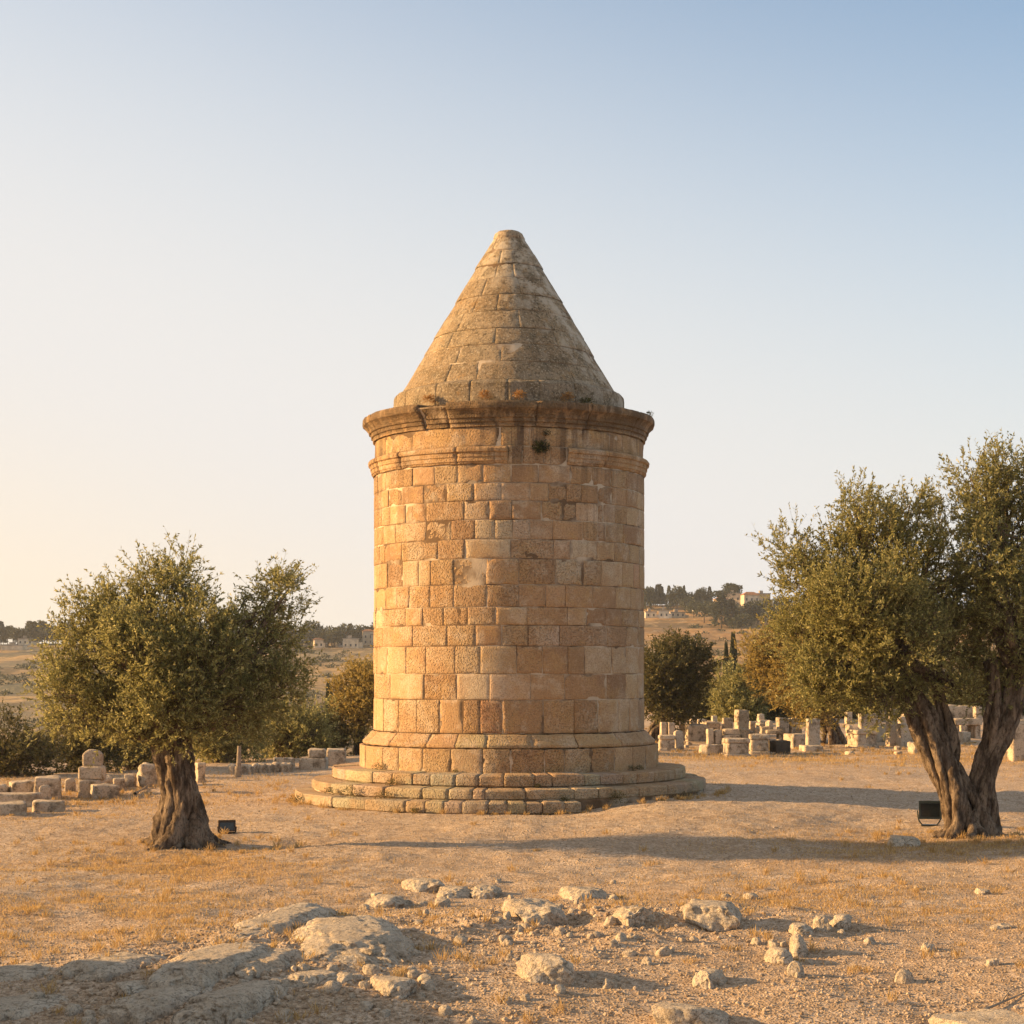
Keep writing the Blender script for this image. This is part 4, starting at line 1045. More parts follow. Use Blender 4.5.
def right_graves():
    tomb('squat tomb nearest the tower on its right, two short pillars behind it', 659, 676, 736, 751, 0.7)
    stone(*ST, 'short square pillar behind the squat tomb, the one closer to the tower', 660, 666.5, 722, 745, 0.28)
    stone(*ST, 'short square pillar behind the squat tomb, the one further from the tower', 667.5, 674.5, 722.5, 745, 0.3)
    stone(*ST, 'leaning upright gravestone standing right beside the squat tomb', 675, 684, 730, 749.5, 0.25, 'round', tilt=-0.06)
    stone(*BL, 'long low stone block lying behind the leaning upright gravestone', 683, 707, 725, 741, 0.8)
    stone(*BL, 'pale block set behind the right end of the long low block', 703, 719, 722, 736, 0.8)
    stone(*ST, 'short square pillar left of the tallest pillar', 722.5, 732.5, 718, 736, 0.35)
    stone(*ST, 'tallest square pillar among the graves right of the tower', 736, 748, 710, 738, 0.45)
    stone(*BL, 'small worn block right of the tallest pillar', 748.5, 757.5, 721.5, 735, 0.5)
    stone(*ST, 'broken upright stone with a notched side on a rubble base', 707, 713.5, 729, 746, 0.3)
    stone(*ST, 'rounded upright stone beside the notched one on the rubble base', 713.8, 721.5, 730, 746, 0.3, 'round')
    stone(*SL, 'flat foot slab under the two upright stones on rubble', 703, 724, 745, 755, 0.9, nz=0.06)
    for i, (y0, y1, ex) in enumerate(((737, 744, 0), (733.5, 738, 1.5), (730, 734, 3.5))): pass
    t = None
    x, y, z, D, w_, h_ = dims(722, 742, 729, 746)
    t = thing('stepped_tomb', 'tomb of three stepped slabs behind the big cube-like tomb', 'tomb', (x, y + 0.5, float(H(x, y + 0.5))))
    for i in range(3): ob('slab', stone_mesh('slab', w_ * (1.0 - 0.13 * i), 1.0 - 0.15 * i, h_ / 3 - 0.01, nxt(), 0.04, 0.02, sink=0.15 if i == 0 else 0.0, z0=i * h_ / 3), t)
    tomb('big cube-like tomb with dark stained front at the head of the grave field', 725, 749, 739, 756.5, 0.9, 0.1)
    tomb('box tomb with pale lid between the cube-like tomb and the dark block', 750.5, 770, 735, 754.5, 0.9, -0.05)
    stone(*BL, 'dark block at the foot of the box tomb', 771.5, 788.5, 741, 753.5, 0.7, mat=M_DARKSTONE)
    for i, (a, b, c, d) in enumerate(((741, 747, 729, 740), (747.5, 754, 731, 740), (754.5, 760, 728, 738), (760.5, 768, 727, 737))):
        stone('broken_stone', 'broken stone', 'broken stone piled between the tallest pillar and the table tomb', a, b, c, d, 0.4, nz=0.08, group='broken stones behind the box tomb')
    table('small table tomb with dark gap under its slab behind the dark block', 766, 783, 730, 744, 0.9)
    stone(*ST, 'wide bright gravestone left half of the pair at the back', 777.5, 789, 718, 738, 0.4)
    stone(*ST, 'narrow gravestone joined to the wide bright one', 789.8, 797, 718, 738, 0.4)
    stone(*BL, 'long low block in front of the wide bright gravestone', 788, 808, 734, 748.5, 0.8)
    t = stone('low_wall', 'wall', 'rough low stone wall closing the grave field at the back', 772, 806, 709, 720, 0.8, nz=0.07, rz=0.0)
    stone(*ST, 'tall pale slab gravestone on a foot left of the dark tree trunk', 806.5, 820, 719, 750.5, 0.3, taper=0.08)
    stone(*SL, 'low foot slab under the tall pale gravestone', 803, 823, 745.5, 751.5, 0.9)
    tomb('tilted box tomb right of the dark tree trunk', 852, 876, 730, 748, 1.0, 0.25)
    stone(*ST, 'wide gravestone behind the tilted box tomb', 859, 878, 714, 736, 0.35)
    stone(*ST, 'gravestone with dark recessed face behind the tilted tomb', 875.5, 886.5, 724.5, 742, 0.3)
    stone(*ST, 'tall round-topped gravestone left of the forked olive', 887.5, 897, 720, 746, 0.3, 'round')
    stone(*ST, 'broad upright gravestone touching the left stem of the forked olive', 898, 914, 724, 746.5, 0.4)
    stone('boulder', 'boulder', 'pale round-topped boulder just left of the forked trunk', 910, 921.5, 741, 754, 0.5, nz=0.09, rnd=0.2)
    stone('boulder', 'boulder', 'small round stone resting left of the tilted box tomb', 846.5, 853.5, 725, 736, 0.4, nz=0.07, rnd=0.2)
    table('table tomb seen between the stems of the forked olive', 953, 982, 719, 738, 1.2, 0.35)
    stone(*ST, 'tall thick gravestone with swollen foot at the right edge', 1011, 1031, 721, 761, 0.4)
    stone(*BL, 'yellowish block behind the right stem of the forked olive', 998, 1010, 728, 744, 0.6)
    stone(*ST, 'small stele behind the table tomb between the stems', 974, 982, 706, 722, 0.3)
    stone('low_wall', 'wall', 'grey rubble wall behind the table tomb', 944, 973, 706, 720, 0.7, nz=0.07, rz=0.0)
    for i, (a, b, c, d) in enumerate(((690, 697, 716, 726), (712, 717, 716, 725), (758, 764, 714, 725), (824, 829, 716, 727), (846, 852, 712, 724), (880, 886, 710, 722), (890, 898, 708, 720), (904, 911, 709, 721),
                                      (920, 926, 709, 722), (930, 937, 708, 721), (938, 943, 711, 724), (986, 993, 708, 722), (1000, 1008, 706, 720), (1014, 1022, 705, 719), (862, 868, 706, 716), (915, 921, 704, 714), (946, 952, 702, 712))):
        stone(*ST, 'small worn gravestone in the rows at the very back of the grave field', a, b, c, d, 0.35, random.Random(i).choice(['flat', 'round', 'flat']), group='gravestones in the back rows')
def more_graves():
    rr = random.Random(41)
    spots = []
    while len(spots) < 34:
        px, py = rr.uniform(690, 1010), rr.uniform(722, 743)
        if 815 < px < 848 or any(abs(px - a) < 6 and abs(py - b) < 5 for a, b in spots): continue
        spots.append((px, py))
    for px, py in spots:
        w_, h_ = rr.choice([(6, 12), (8, 8), (11, 7), (7, 14), (13, 7), (9, 10)])
        k = 0.75 + 0.25 * (py - 722) / 21
        kind = 'flat' if h_ < 10 else rr.choice(['flat', 'round'])
        stone(*ST, 'small worn stone standing among the larger graves right of the tower', px, px + w_ * k, py - h_ * k, py, 0.4, kind, nz=0.05, group='small stones among the larger graves')
    for i in range(30):
        px, py = rr.uniform(662, 1015), rr.uniform(738, 756)
        if 818 < px < 846: continue
        w_ = rr.uniform(4, 8)
        stone('rubble_stone', 'stone', 'small broken stone lying at the near edge of the grave field', px, px + w_, py - w_ * 0.55, py, 0.3, nz=0.08, rnd=0.1, group='broken stones along the grave field')
right_graves(); more_graves()
def left_graves():
    x, y, z, D, w_, h_ = dims(75, 100, 752, 798); s = F / D
    t = thing('stepped_monument', 'tall stacked stone monument with round-topped stele at the left', 'monument', (x, y + 0.4, float(H(x, y + 0.4))), 0.12)
    ob('base', stone_mesh('base', 23 / s, 0.75, 17 / s, nxt(), 0.04, 0.03, sink=0.15), t); ob('tier', stone_mesh('tier', 25 / s, 0.7, 13 / s, nxt(), 0.05, 0.035, sink=0.0, z0=17 / s), t, (0.02, 0, 0))
    ob('stele', stone_mesh('stele', 19 / s, 0.45, 16.5 / s, nxt(), 0.06, 0.03, top='round', sink=0.02, z0=30 / s), t, (0.03, 0, 0))
    stone(*BL, 'low worn block against the foot of the stacked monument', 90, 116, 785, 799, 0.6, nz=0.05)
    stone(*BL, 'squarish stone just right of the low worn block by the monument', 112, 123, 780, 791, 0.45)
    stone(*HS, 'small square headstone between the monument and the broad olive trunk', 124, 134.5, 774.5, 787, 0.3)
    stone('boulder', 'boulder', 'grey-white boulder just left of the broad olive trunk', 136, 158, 763, 787, 0.9, nz=0.12, rnd=0.3)
    stone(*HS, 'small dark round-topped headstone left of the stacked monument', 64, 74.5, 779, 792, 0.25, 'round')
    stone(*BL, 'biggest pale squared block among the stones at the left', 31, 58, 777.5, 799, 0.8, rz=0.25)
    stone(*BL, 'wide weathered block left of the biggest squared block', 6, 37, 783, 797, 0.8, nz=0.05)
    stone(*HS, 'round-topped headstone in front of the biggest squared block', 37.5, 50.5, 785, 803, 0.28, 'round')
    stone(*SL, 'long flat slab at the left edge in front of the wide weathered block', -10, 36, 794, 806, 0.9)
    stone(*SL, 'frontmost low slab at the left edge', -14, 22, 803, 815, 0.9)
    stone(*SL, 'flat grey stone lying in the grass before the round-topped headstone', 30, 61, 802, 812, 0.7, nz=0.05)
    stone(*HS, 'round stone cut off by the left edge', -8, 7, 785, 797, 0.4, 'round')
    stone('boulder', 'boulder', 'dark small rock behind the low worn block', 100, 111, 777, 789, 0.4, nz=0.09, rnd=0.2)
    stone(*HS, 'square-cut upright stone just right of the broad olive trunk', 194, 203, 763, 783, 0.5)
    stone(*SL, 'flat slab on low blocks between the wooden stake and the stepped slabs', 272, 293, 759, 770, 0.8)
    x, y, z, D, w_, h_ = dims(298, 325, 750, 769.5)
    t = thing('stepped_tomb', 'two stepped slabs lying left of the tower steps', 'tomb', (x, y + 0.6, float(H(x, y + 0.6))), 0.05)
    ob('slab', stone_mesh('slab', w_, 1.2, h_ * 0.55, nxt(), 0.05, 0.035, sink=0.15), t); ob('slab', stone_mesh('slab', w_ * 0.66, 0.9, h_ * 0.45, nxt(), 0.05, 0.03, sink=0.0, z0=h_ * 0.55), t, (w_ * 0.14, 0, 0))
    stone(*BL, 'squared block beside the two stepped slabs, nearest the tower', 325.5, 345, 750, 766, 0.9)
    for i in range(9):
        px = 228 + i * 7 + (i % 2) * 2
        stone('rubble_stone', 'stone', 'rough stone in the low rubble row around the wooden stake', px, px + 6 + (i * 37 % 5), 765 + i % 3 - i * 0.3, 774 - i * 0.3, 0.5, nz=0.08, rnd=0.15, group='stones of the low rubble row')
left_graves()

# ------------------------------------------------------------------ stake, fallen branch, floodlights
M_WOOD = mat_plain('grey_wood', (0.30, 0.24, 0.18), 0.9, 0.1, 0.6, 12)
x, y, z, D = at(238, 777); s = F / D
V, q = tube([[0, 0, -0.3], [0.02, 0, 0.35], [0.035, 0.01, 31 / s]], [0.075, 0.065, 0.05], 10, 0.2, 4, 5)
st = thing('wooden_stake', 'thin grey wooden stake standing upright right of the broad olive', 'stake', (x, y, z))
ob('stake_post', mk_mesh('stake_post', V, [q], [M_WOOD]), st)
V, q = tube([[0, 0, 0.0], [0.01, 0, 0.12], [0.0, 0, 0.3]], [0.09, 0.1, 0.085], 10, 0.3, 6, 5); ob('stake_collar', mk_mesh('stake_collar', V, [q], [M_WOOD]), st)
def branch(px0, py0, px1, py1, r, label):
    a, b = at(px0, py0), at(px1, py1); A = np.array(a[:3]); B = np.array(b[:3]) + [0, 0, r]
    mid = (A + B) / 2; mid[2] = float(H(mid[0], mid[1])) + r + 0.015
    p = spline([A * 0 + [0, 0, r], mid - A, B - A], 14)
    ac = Acc(); ac.add(tube(p, np.linspace(r, r * 0.4, 14), 7, 0.3, 3, 6)); ac.add(tube(spline([p[8], p[8] + [0.12, 0.1, 0.10], p[8] + [0.3, 0.15, 0.12]], 6), np.linspace(r * 0.5, r * 0.2, 6), 5))
    tag(ob('fallen_branch', ac.mesh('fallen_branch', [M_WOOD]), None, tuple(A)), label, 'branch')
branch(135, 795, 148, 788, 0.035, 'pale bare branch lying on the bank left of the broad olive trunk')
branch(960, 1021, 1026, 995, 0.018, 'thin twig-shaped strip standing in for the dark crack edge of the slab in the bottom right corner')  # strip added in place of the corner slab's dark crack edge
M_METAL = mat_plain('dark_green_metal', (0.022, 0.034, 0.030), 0.45, 0.5, 0.1, 30); M_LENS = mat_plain('dark_lens_glass', (0.015, 0.02, 0.022), 0.12, 0.5); M_BROWN = mat_plain('rusty_brown_metal', (0.05, 0.032, 0.022), 0.6, 0.4, 0.2, 30)
def bevel_box(name, w_, d_, h_, mat, bev=0.012, taper=1.0, shift=0.0):
    bm = bmesh.new(); bmesh.ops.create_cube(bm, size=1.0)
    for v in bm.verts:
        k = taper if v.co.y > 0 else 1.0
        v.co = Vector((v.co.x * w_ * k, v.co.y * d_, v.co.z * h_ * k + (shift if v.co.y > 0 else 0)))
    bmesh.ops.bevel(bm, geom=bm.edges[:], offset=bev, segments=2, affect='EDGES')
    me = bpy.data.meshes.new(name); bm.to_mesh(me); bm.free(); me.materials.append(mat); return me
def floodlight(px, py, w_, h_, label, metal, rz, tilt, lift):
    x, y, z, D = at(px, py)
    t = thing('floodlight', label, 'floodlight', (x, y, z), rz)
    ob('base_plate', bevel_box('base_plate', w_ * 0.7, 0.16, 0.03, metal, 0.006), t, (0, 0, 0.015))
    for sx in (-1, 1):
        V, q = tube(spline([[sx * w_ * 0.30, 0, 0.02], [sx * w_ * 0.42, 0.0, lift * 0.7], [sx * w_ * 0.50, 0.0, lift + h_ * 0.5]], 8), [0.014] * 8, 8); ob('bracket_arm', mk_mesh('bracket_arm', V, [q], [metal]), t)
    hd = ob('housing', bevel_box('housing', w_ * 0.94, 0.24, h_, metal, 0.02, 0.8), t, (0, 0.0, lift + h_ * 0.5)); hd.rotation_euler[0] = tilt
    ob('lens', bevel_box('lens', w_ * 0.78, 0.012, h_ * 0.72, M_LENS, 0.004), hd, (0, -0.122, 0))
    ob('rim', (lambda a: a.mesh('rim', [metal], False))(_rim(w_, h_)), hd, (0, 0, 0))
    for k in range(5): ob('cooling_fin', bevel_box('cooling_fin', 0.012, 0.05, h_ * 0.6, metal, 0.003), hd, ((k - 2) * w_ * 0.14, 0.135, 0))
    return t
def _rim(w_, h_):
    a = Acc(); W2, H2 = w_ * 0.47, h_ * 0.5
    a.add(box_data(-W2, W2, -0.145, -0.123, H2 - 0.03, H2 + 0.012)); a.add(box_data(-W2, W2, -0.14, -0.123, -H2, -H2 + 0.03))
    a.add(box_data(-W2, -W2 + 0.03, -0.14, -0.123, -H2 + 0.031, H2 - 0.031)); a.add(box_data(W2 - 0.03, W2, -0.14, -0.123, -H2 + 0.031, H2 - 0.031)); return a
floodlight(227, 834, 0.34, 0.20, 'small brown floodlight set low on the ground beside the broad olive', M_BROWN, 0.15, -0.15, 0.035)
floodlight(929.5, 826, 0.46, 0.34, 'dark green floodlight raised on bracket legs beside the forked olive', M_METAL, -0.12, -0.1, 0.13)

# ------------------------------------------------------------------ rocks in front
ICO = {}
def ico(sub):
    if sub not in ICO:
        bm = bmesh.new(); bmesh.ops.create_icosphere(bm, subdivisions=sub, radius=1.0); bm.verts.ensure_lookup_table()
        ICO[sub] = (np.array([v.co[:] for v in bm.verts]), np.array([[v.index for v in f.verts] for f in bm.faces])); bm.free()
    return ICO[sub]
def rock_mesh(name, rx, ry, rz_, seed, sub=5, amp=0.22, flat=0.0, pw=0.72, cuts=11):
    V, Fc = ico(sub); V = V.copy(); o = seed * 1.71
    rg = np.random.default_rng(seed)
    for _ in range(cuts):                                   # broken faces
        n_ = unit(rg.normal(size=3)); d_ = rg.uniform(0.58, 0.88); over = np.clip(V @ n_ - d_, 0, None); V = V - over[:, None] * n_ * 0.93
    p = np.sign(V) * np.abs(V) ** pw
    p = p * np.array([rx, ry, rz_])
    m = min(rx, ry)
    f1 = 1.3 / m
    n = fbm(p[:, 0] * f1 + o, p[:, 1] * f1, p[:, 2] * f1 * 1.5, s=seed % 61, o=5)
    rid = 1 - np.abs(fbm(p[:, 0] * f1 * 1.6 + o, p[:, 1] * f1 * 1.6 + 4, p[:, 2] * f1, s=seed % 53 + 3, o=4)) * 2
    f2 = 6.0
    n2 = fbm(p[:, 0] * f2 + o, p[:, 1] * f2, p[:, 2] * f2, s=seed % 47, o=4)
    k = 1 + amp * n - amp * 0.45 * np.clip(rid - 0.55, 0, 1) * 2
    p = p * k[:, None] + unit(V) * (n2 * min(0.030, 0.14 * m))[:, None]
    if flat: p[:, 2] = np.where(p[:, 2] > 0, np.minimum(p[:, 2], rz_ * (1 - flat) + 0.25 * (p[:, 2] - rz_ * (1 - flat))), p[:, 2])
    return mk_mesh(name, p, [Fc], [M_ROCK])
def rock(label, x0, x1, y0, y1, rz=0.0, name='rock', cat='rock', amp=0.22, flat=0.2, sub=5, hk=0.5, tilt=(0, 0), group=None, length=None, sink=0.44):
    """rock over the picture box; the box height is shared between real height and depth along the ground"""
    cx = (x0 + x1) / 2
    x, y, z, D = at(cx, y1 - (y1 - y0) * 0.25); s = F / D; sd = nxt()
    w_ = (x1 - x0) / s; hh = (y1 - y0) / s
    hgt = hh * hk; fore = CH / D
    dep = length if length else max(0.35 * w_, min((hh - hgt) / fore, 1.6 * w_))
    o = ob(name, rock_mesh(name, w_ / 2 * 1.1, dep / 2 * 1.1, (hgt * (0.5 + sink) + 0.02) * 1.1, sd, sub, amp * 0.7, flat, 0.78 if 'cobble' not in label else 0.95, 12 if 'cobble' not in label else 4), None, (x, y, float(H(x, y)) + hgt * (0.5 - sink)), rz)
    o.rotation_euler[0], o.rotation_euler[1] = tilt
    return tag(o, label, cat, group)
def bedrock(label, p0, p1, width, hgt):
    a, b = np.array(at(*p0)[:2]), np.array(at(*p1)[:2]); c = (a + b) / 2; L = np.linalg.norm(b - a); sd = nxt()
    me = rock_mesh('bedrock_slab', L * 0.56, width * 0.56, hgt * 0.95, sd, 6, 0.17, 0.12, 0.85, 0)
    o = ob('bedrock_slab', me, None, (c[0], c[1], float(H(c[0], c[1])) - hgt * 0.5), math.atan2(b[1] - a[1], b[0] - a[0]))
    return tag(o, label, 'bedrock')
def front_rocks():
    bedrock('sunlit bedrock hump at the top left of the outcrop', (236, 942), (316, 914), 0.75, 0.26)
    bedrock('largest rounded bedrock dome in the outcrop', (352, 968), (346, 924), 1.25, 0.36)
    bedrock('pale ridge of bedrock running down the left side of the outcrop', (168, 990), (262, 948), 0.72, 0.26)
    bedrock('shaded bedrock tongue reaching the lower left of the outcrop', (120, 1022), (212, 976), 0.66, 0.2)
    bedrock('square broken bedrock piece in the middle of the outcrop', (243, 978), (290, 950), 0.5, 0.2)
    bedrock('long bedrock slab slanting down to the bottom of the outcrop', (190, 1030), (286, 974), 0.55, 0.22)
    bedrock('narrow flat slab below the largest bedrock dome', (276, 980), (348, 976), 0.42, 0.14)
    bedrock('low ledge of bedrock left of the outcrop', (66, 976), (162, 956), 0.7, 0.16)
    bedrock('flat bedrock ledge at the left edge of the picture', (-30, 976), (84, 962), 0.8, 0.15)
    bedrock('sloping bedrock shelf at the bottom left edge', (-20, 1020), (70, 990), 0.7, 0.12)
    rock('slanting shaded stone right of the narrow flat slab', 372, 408, 970, 998, 0.8, hk=0.4)
    rock('small flat stone beside the slanting shaded stone', 334, 362, 972, 984, 0.0, hk=0.5)
    rock('pair-like worn stone at the left foot of the bedrock ledge', 118, 152, 980, 996, 0.2, hk=0.5)
    rock('sunlit pointed rock in the middle of the stony hump', 506, 560, 898, 926, 0.3, hk=0.65, flat=0.0, amp=0.3)
    rock('shaded grey rock below the middle of the stony hump', 517, 573, 952, 982, 0.2, hk=0.6, flat=0.1)
    rock('domed rock cut off by the bottom edge', 648, 728, 1001, 1032, 0.0, hk=0.6)
    rock('dark cleft rock right of the pointed sunlit rock', 614, 644, 906, 928, 0.2, hk=0.65, amp=0.35)
    rock('wide low rock on the right end of the stony hump', 682, 744, 900, 926, -0.1, hk=0.6, amp=0.3)
    rock('round cobble leaning on the wide low rock', 700, 719, 911, 929, 0, hk=0.85, amp=0.15, flat=0)
    rock('split grey stone in the shade near the bottom', 696, 723, 966, 990, -0.5, hk=0.5, amp=0.3)
    rock('flat-topped cobble left of the egg-shaped cobble', 766, 790, 948, 965, 0.1, hk=0.65, amp=0.16)
    rock('egg-shaped upright cobble in the sun', 788, 806, 938, 960, 0, hk=0.72, amp=0.13, flat=0)
    rock('small round cobble below the egg-shaped cobble', 787, 803, 966, 979, 0, hk=0.85, amp=0.13, flat=0)
    rock('round cobble alone on the bare ground at the right', 895, 913, 974, 986, 0, hk=0.85, amp=0.15, flat=0)
    rock('small boulder behind the pair of cobbles', 814, 832, 918, 934, 0.1, hk=0.8)
    rock('long low stone touching the small boulder behind the cobbles', 829, 852, 916, 930, 0.1, hk=0.7)
    rock('flat pale stone in front of the small boulder', 790, 812, 924, 936, 0.1, hk=0.6)
    rock('pale flat stone lying left of the forked olive trunk', 886, 917, 835, 849, 0.05, hk=0.75, flat=0.3)
    rock('big flat bedrock slab in the bottom right corner', 955, 1060, 996, 1050, 0.5, 'bedrock_slab', 'bedrock', hk=0.3, length=1.4)
    rock('small pale stone on the bare ground below the forked olive', 974, 988, 888, 895, 0, hk=0.7, amp=0.25)
    rock('flat pale sliver of stone near the right edge', 990, 1016, 924, 930, 0, hk=0.6)
    rock('small dark-sided stone on the bare ground right of the cobbles', 922, 934, 944, 953, 0, hk=0.75, amp=0.25)
    rock('small stone close to the right edge', 986, 999, 960, 968, 0, hk=0.75, amp=0.25)
    rock('low rock crowning the left end of the stony hump', 404, 440, 876, 893, 0.2, hk=0.55, amp=0.3)
    rock('greyish rock beside the low rock on the hump crest', 438, 470, 886, 900, 0, hk=0.55, amp=0.3)
    rock('pale rough rock between the hump crest and the pointed rock', 470, 500, 884, 900, 0, hk=0.55, amp=0.3)
    rock('flat rock right above the largest bedrock dome', 366, 404, 892, 910, 0.2, hk=0.5, amp=0.3)
    rock('low sunlit rock behind the pointed sunlit rock', 560, 606, 884, 902, 0.1, hk=0.5, amp=0.3)
    rr = random.Random(9); n = 0
    while n < 95:
        px, py = rr.gauss(570, 150), rr.gauss(925, 30)
        if not (330 < px < 960 and 872 < py < 1018): continue
        n += 1; w_ = rr.choice([5, 6, 6, 7, 8, 9, 10, 12]); h_ = w_ * rr.uniform(0.5, 0.8)
        rock('small loose stone scattered over the stony hump', px, px + w_, py, py + h_, rr.uniform(-1.5, 1.5), 'loose_stone', 'stone', sub=3, hk=0.7, amp=0.34, flat=0.0, sink=0.5, group='loose stones on the stony hump')
    n = 0
    while n < 60:
        px, py = rr.uniform(0, 500), rr.uniform(965, 1022); w_ = rr.choice([7, 8, 10, 12, 15, 18]); h_ = w_ * rr.uniform(0.45, 0.7); n += 1
        rock('small shaded stone scattered round the outcrop', px, px + w_, py, py + h_, rr.uniform(-1.5, 1.5), 'loose_stone', 'stone', sub=3, hk=0.7, amp=0.3, flat=0.1, group='loose stones round the outcrop')
front_rocks()

# gravel: countless small stones
def gravel():
    rng = np.random.default_rng(91); V0, F0 = ico(1)
    N = 90000
    px = rng.uniform(-40, 1064, N); t = rng.random(N); D = 14.2 * (46 / 14.2) ** (t ** 1.15)
    x = (px - 512) / F * D; y = D - CD
    rub = rubble_mask(x, y); keep = (np.hypot(x - TX, y) > 5.0) & (rng.random(N) < 0.26 + 0.25 * rub + 0.18 * ss(0.1, 0.5, fbm(x / 1.2, y / 1.2, s=14)))
    x, y, rub = x[keep], y[keep], rub[keep]; n = len(x)
    r = 0.006 + 0.008 * rng.random(n) ** 2 + (0.003 + 0.026 * rng.random(n) ** 5) * rub
    r = r * (0.75 + 0.5 * (y + CD) / 30)
    z = H(x, y)
    sc = r[:, None, None] * rng.uniform(0.65, 1.3, (n, 1, 3)) * np.array([1, 1, 0.75])
    jit = 1 + rng.uniform(-0.22, 0.22, (n, len(V0), 1))
    a = rng.uniform(0, 2 * pi, n); ca, sa = np.cos(a)[:, None], np.sin(a)[:, None]
    q = V0[None] * sc * jit
    X = q[..., 0] * ca - q[..., 1] * sa; Y = q[..., 0] * sa + q[..., 1] * ca
    V = np.stack([X + x[:, None], Y + y[:, None], q[..., 2] + (z + r * 0.3)[:, None]], -1).reshape(-1, 3)
    Fc = (F0[None] + np.arange(n)[:, None, None] * len(V0)).reshape(-1, 3)
    tag(ob('gravel', mk_mesh('gravel', V, [Fc], [M_PEB], smooth=False)), 'loose pale gravel strewn over the bare ground', 'gravel', kind='stuff')
gravel()

# dry grass
def grass():
    rng = np.random.default_rng(92); N = 700000
    px = rng.uniform(-60, 1080, N); D = 15 * (70 / 15) ** rng.random(N)
    x = (px - 512) / F * D; y = D - CD
    g = grass_mask(x, y); keep = (rng.random(N) < g * 0.5 + 0.006) & (np.hypot(x - TX, y) > 5.1)
    x, y = x[keep], y[keep]; n = len(x)
    z = H(x, y); h = rng.uniform(0.02, 0.065, n) * (1 + 0.6 * ss(0, 0.6, fbm(x / 0.6, y / 0.6, s=15)))
    h = h * (1 + ss(35, 60, y + CD) * 1.2)
    # separate taller tufts round the trunks, the outcrop, the steps and the graves
    T = []
    for cx, cy, sr, k in ((-5.6, -11.3, 1.4, 70), (8.1, -9.6, 1.6, 80), (-2.4, -23.5, 1.6, 60), (1.5, -21, 3.2, 80), (-9, 0, 3.5, 110), (9, 24, 7, 260), (17, 26, 6, 200), (-4.6, -20, 2.6, 60), (4.5, -18, 3, 50)):
        T.append(np.stack([rng.normal(cx, sr, k), rng.normal(cy, sr, k)], -1))
    ph = rng.uniform(-2.4, 1.6, 70); rr_ = rng.uniform(4.95, 5.15, 70); T.append(np.stack([TX + rr_ * np.sin(ph), -rr_ * np.cos(ph)], -1))
    T = np.concatenate(T); kb = 26; hs = rng.uniform(0.06, 0.17, len(T))
    tx = (T[:, None, 0] + rng.normal(size=(len(T), kb)) * 0.035).ravel(); ty = (T[:, None, 1] + rng.normal(size=(len(T), kb)) * 0.035).ravel()
    x = np.concatenate([x, tx]); y = np.concatenate([y, ty]); z = np.concatenate([z, H(tx, ty)]); h = np.concatenate([h, np.repeat(hs, kb) * rng.uniform(0.5, 1.2, len(tx))]); n = len(x)
    d = unit(np.stack([rng.normal(size=n) * 0.5, rng.normal(size=n) * 0.5, np.ones(n)], -1))
    V, Q = leaves_mesh(np.stack([x, y, z - 0.005], -1), d, h, 0.006 + 0.006 * (y + CD) / 30, rng)
    tag(ob('dry_grass', mk_mesh('dry_grass', V, [Q], [M_GRASS], smooth=False)), 'short golden dry grass in patches round the olives', 'grass', kind='stuff')
grass()

# weeds on the tower and its steps
def weed(name, label, cat, p, r, n, mat, seed, outd=(0, -0.4, 0.6), leaf=0.06, group=None):
    rng = np.random.default_rng(seed)
    d = unit(rng.normal(size=(n, 3)) + np.array(outd) * 1.2); b = d * (rng.random(n) ** 0.6 * r)[:, None] * np.array([1.2, 0.7, 0.8])
    V, Q = leaves_mesh(b, unit(d + rng.normal(size=(n, 3)) * 0.6), rng.uniform(0.6, 1.3, n) * leaf, rng.uniform(0.6, 1.2, n) * leaf * 0.4, rng)
    return tag(ob(name, mk_mesh(name, V, [Q], [mat], smooth=False), None, tuple(p)), label, cat, group)
def on_tower(px, z, r, extra=0.03):
    th = px2th(px, r); return np.array([TX + (r + extra) * sin(th), -(r + extra) * cos(th), z])
weed('caper_bush', 'dark green tuft growing from the gap in the string course', 'plant', on_tower(540, zf(446, 3.1), 3.1), 0.16, 420, M_CYP, 1, (0, -0.6, -0.2), 0.07)
weed('wall_plant', 'small dark plant on the wall above the caper tuft', 'plant', on_tower(546, zf(432, 3.1), 3.1), 0.07, 110, M_CYP, 2, (0, -0.4, -0.2), 0.04)
weed('wall_plant', 'thin dry weed on the right end of the cornice', 'plant', on_tower(648, 8.76, 3.3), 0.07, 40, M_BUSH, 3, (0.3, -0.2, 0.5), 0.07)
weed('wall_plant', 'dark weed at the foot of the roof ring on the right', 'plant', on_tower(583, 8.86, 2.7, 0.1), 0.14, 160, M_BUSH, 4, (0, -0.4, 0.5), 0.06)
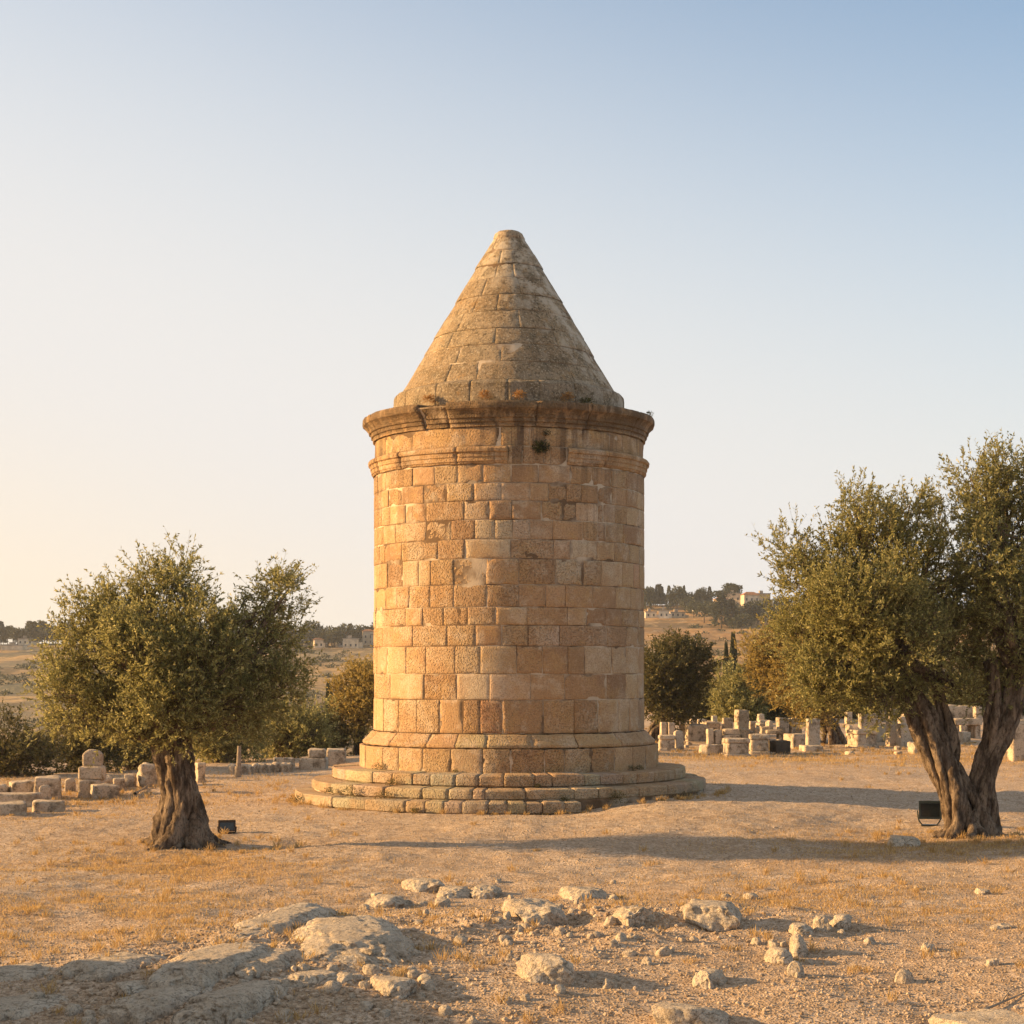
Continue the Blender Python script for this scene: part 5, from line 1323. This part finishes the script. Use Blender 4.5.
M_RUST = mat_leaf('rusty_dry_weed', (0.30, 0.14, 0.04), (0.42, 0.22, 0.07), (0.55, 0.33, 0.12), 0.3)
for px, lb in ((432, 'orange-brown dry tuft on the cornice, left one of the roof foot'), (486, 'orange-brown dry tuft on the cornice, left of the middle'), (519, 'orange-brown dry tuft on the cornice at the middle'), (565, 'orange-brown dry tuft on the cornice right of the middle')):
    weed('dry_tuft', lb, 'plant', on_tower(px, 8.93, 2.7, 0.12), 0.13, 260, M_RUST, int(px), (0, -0.3, 0.4), 0.05)
for i, (px, z, r, rr) in enumerate(((379, 0.82, 3.55, 0.14), (352, 0.30, 4.65, 0.26), (384, 0.28, 4.68, 0.20), (392, 0.55, 4.2, 0.12), (618, 0.27, 4.66, 0.20), (684, 0.15, 4.7, 0.22), (632, 0.80, 3.52, 0.08), (330, 0.33, 4.7, 0.12),
                                    (640, 0.80, 3.52, 0.08), (700, 0.1, 4.7, 0.16), (455, 0.8, 3.52, 0.05), (565, 0.27, 4.62, 0.08), (538, 0.52, 4.14, 0.07), (300, 0.08, 5.0, 0.18), (415, 0.05, 5.02, 0.12))):
    weed('moss_tuft', 'low olive-green weed tuft growing in the joints of the tower steps', 'plant', on_tower(px, z, r, 0.0), rr, int(1400 * rr), M_WEED, 40 + i, (0, -0.3, 0.35), 0.04, 'weed tufts on the tower steps')

# ------------------------------------------------------------------ haze over the valley
def haze():
    m = bpy.data.materials.new('valley_haze'); m.use_nodes = True; t = m.node_tree
    t.nodes.remove(t.nodes['Principled BSDF'])
    v = t.nodes.new('ShaderNodeVolumePrincipled'); v.inputs['Color'].default_value = (0.86, 0.88, 0.92, 1); v.inputs['Density'].default_value = 0.00020; v.inputs['Anisotropy'].default_value = 0.2
    t.links.new(v.outputs[0], t.nodes['Material Output'].inputs['Volume'])
    a = Acc(); a.add(box_data(-760, 760, -60 - CD, 760, -60, 48)); me = a.mesh('haze', [m], False)
    tag(ob('haze', me), 'thin pale haze over the valley', 'haze', kind='stuff')
haze()
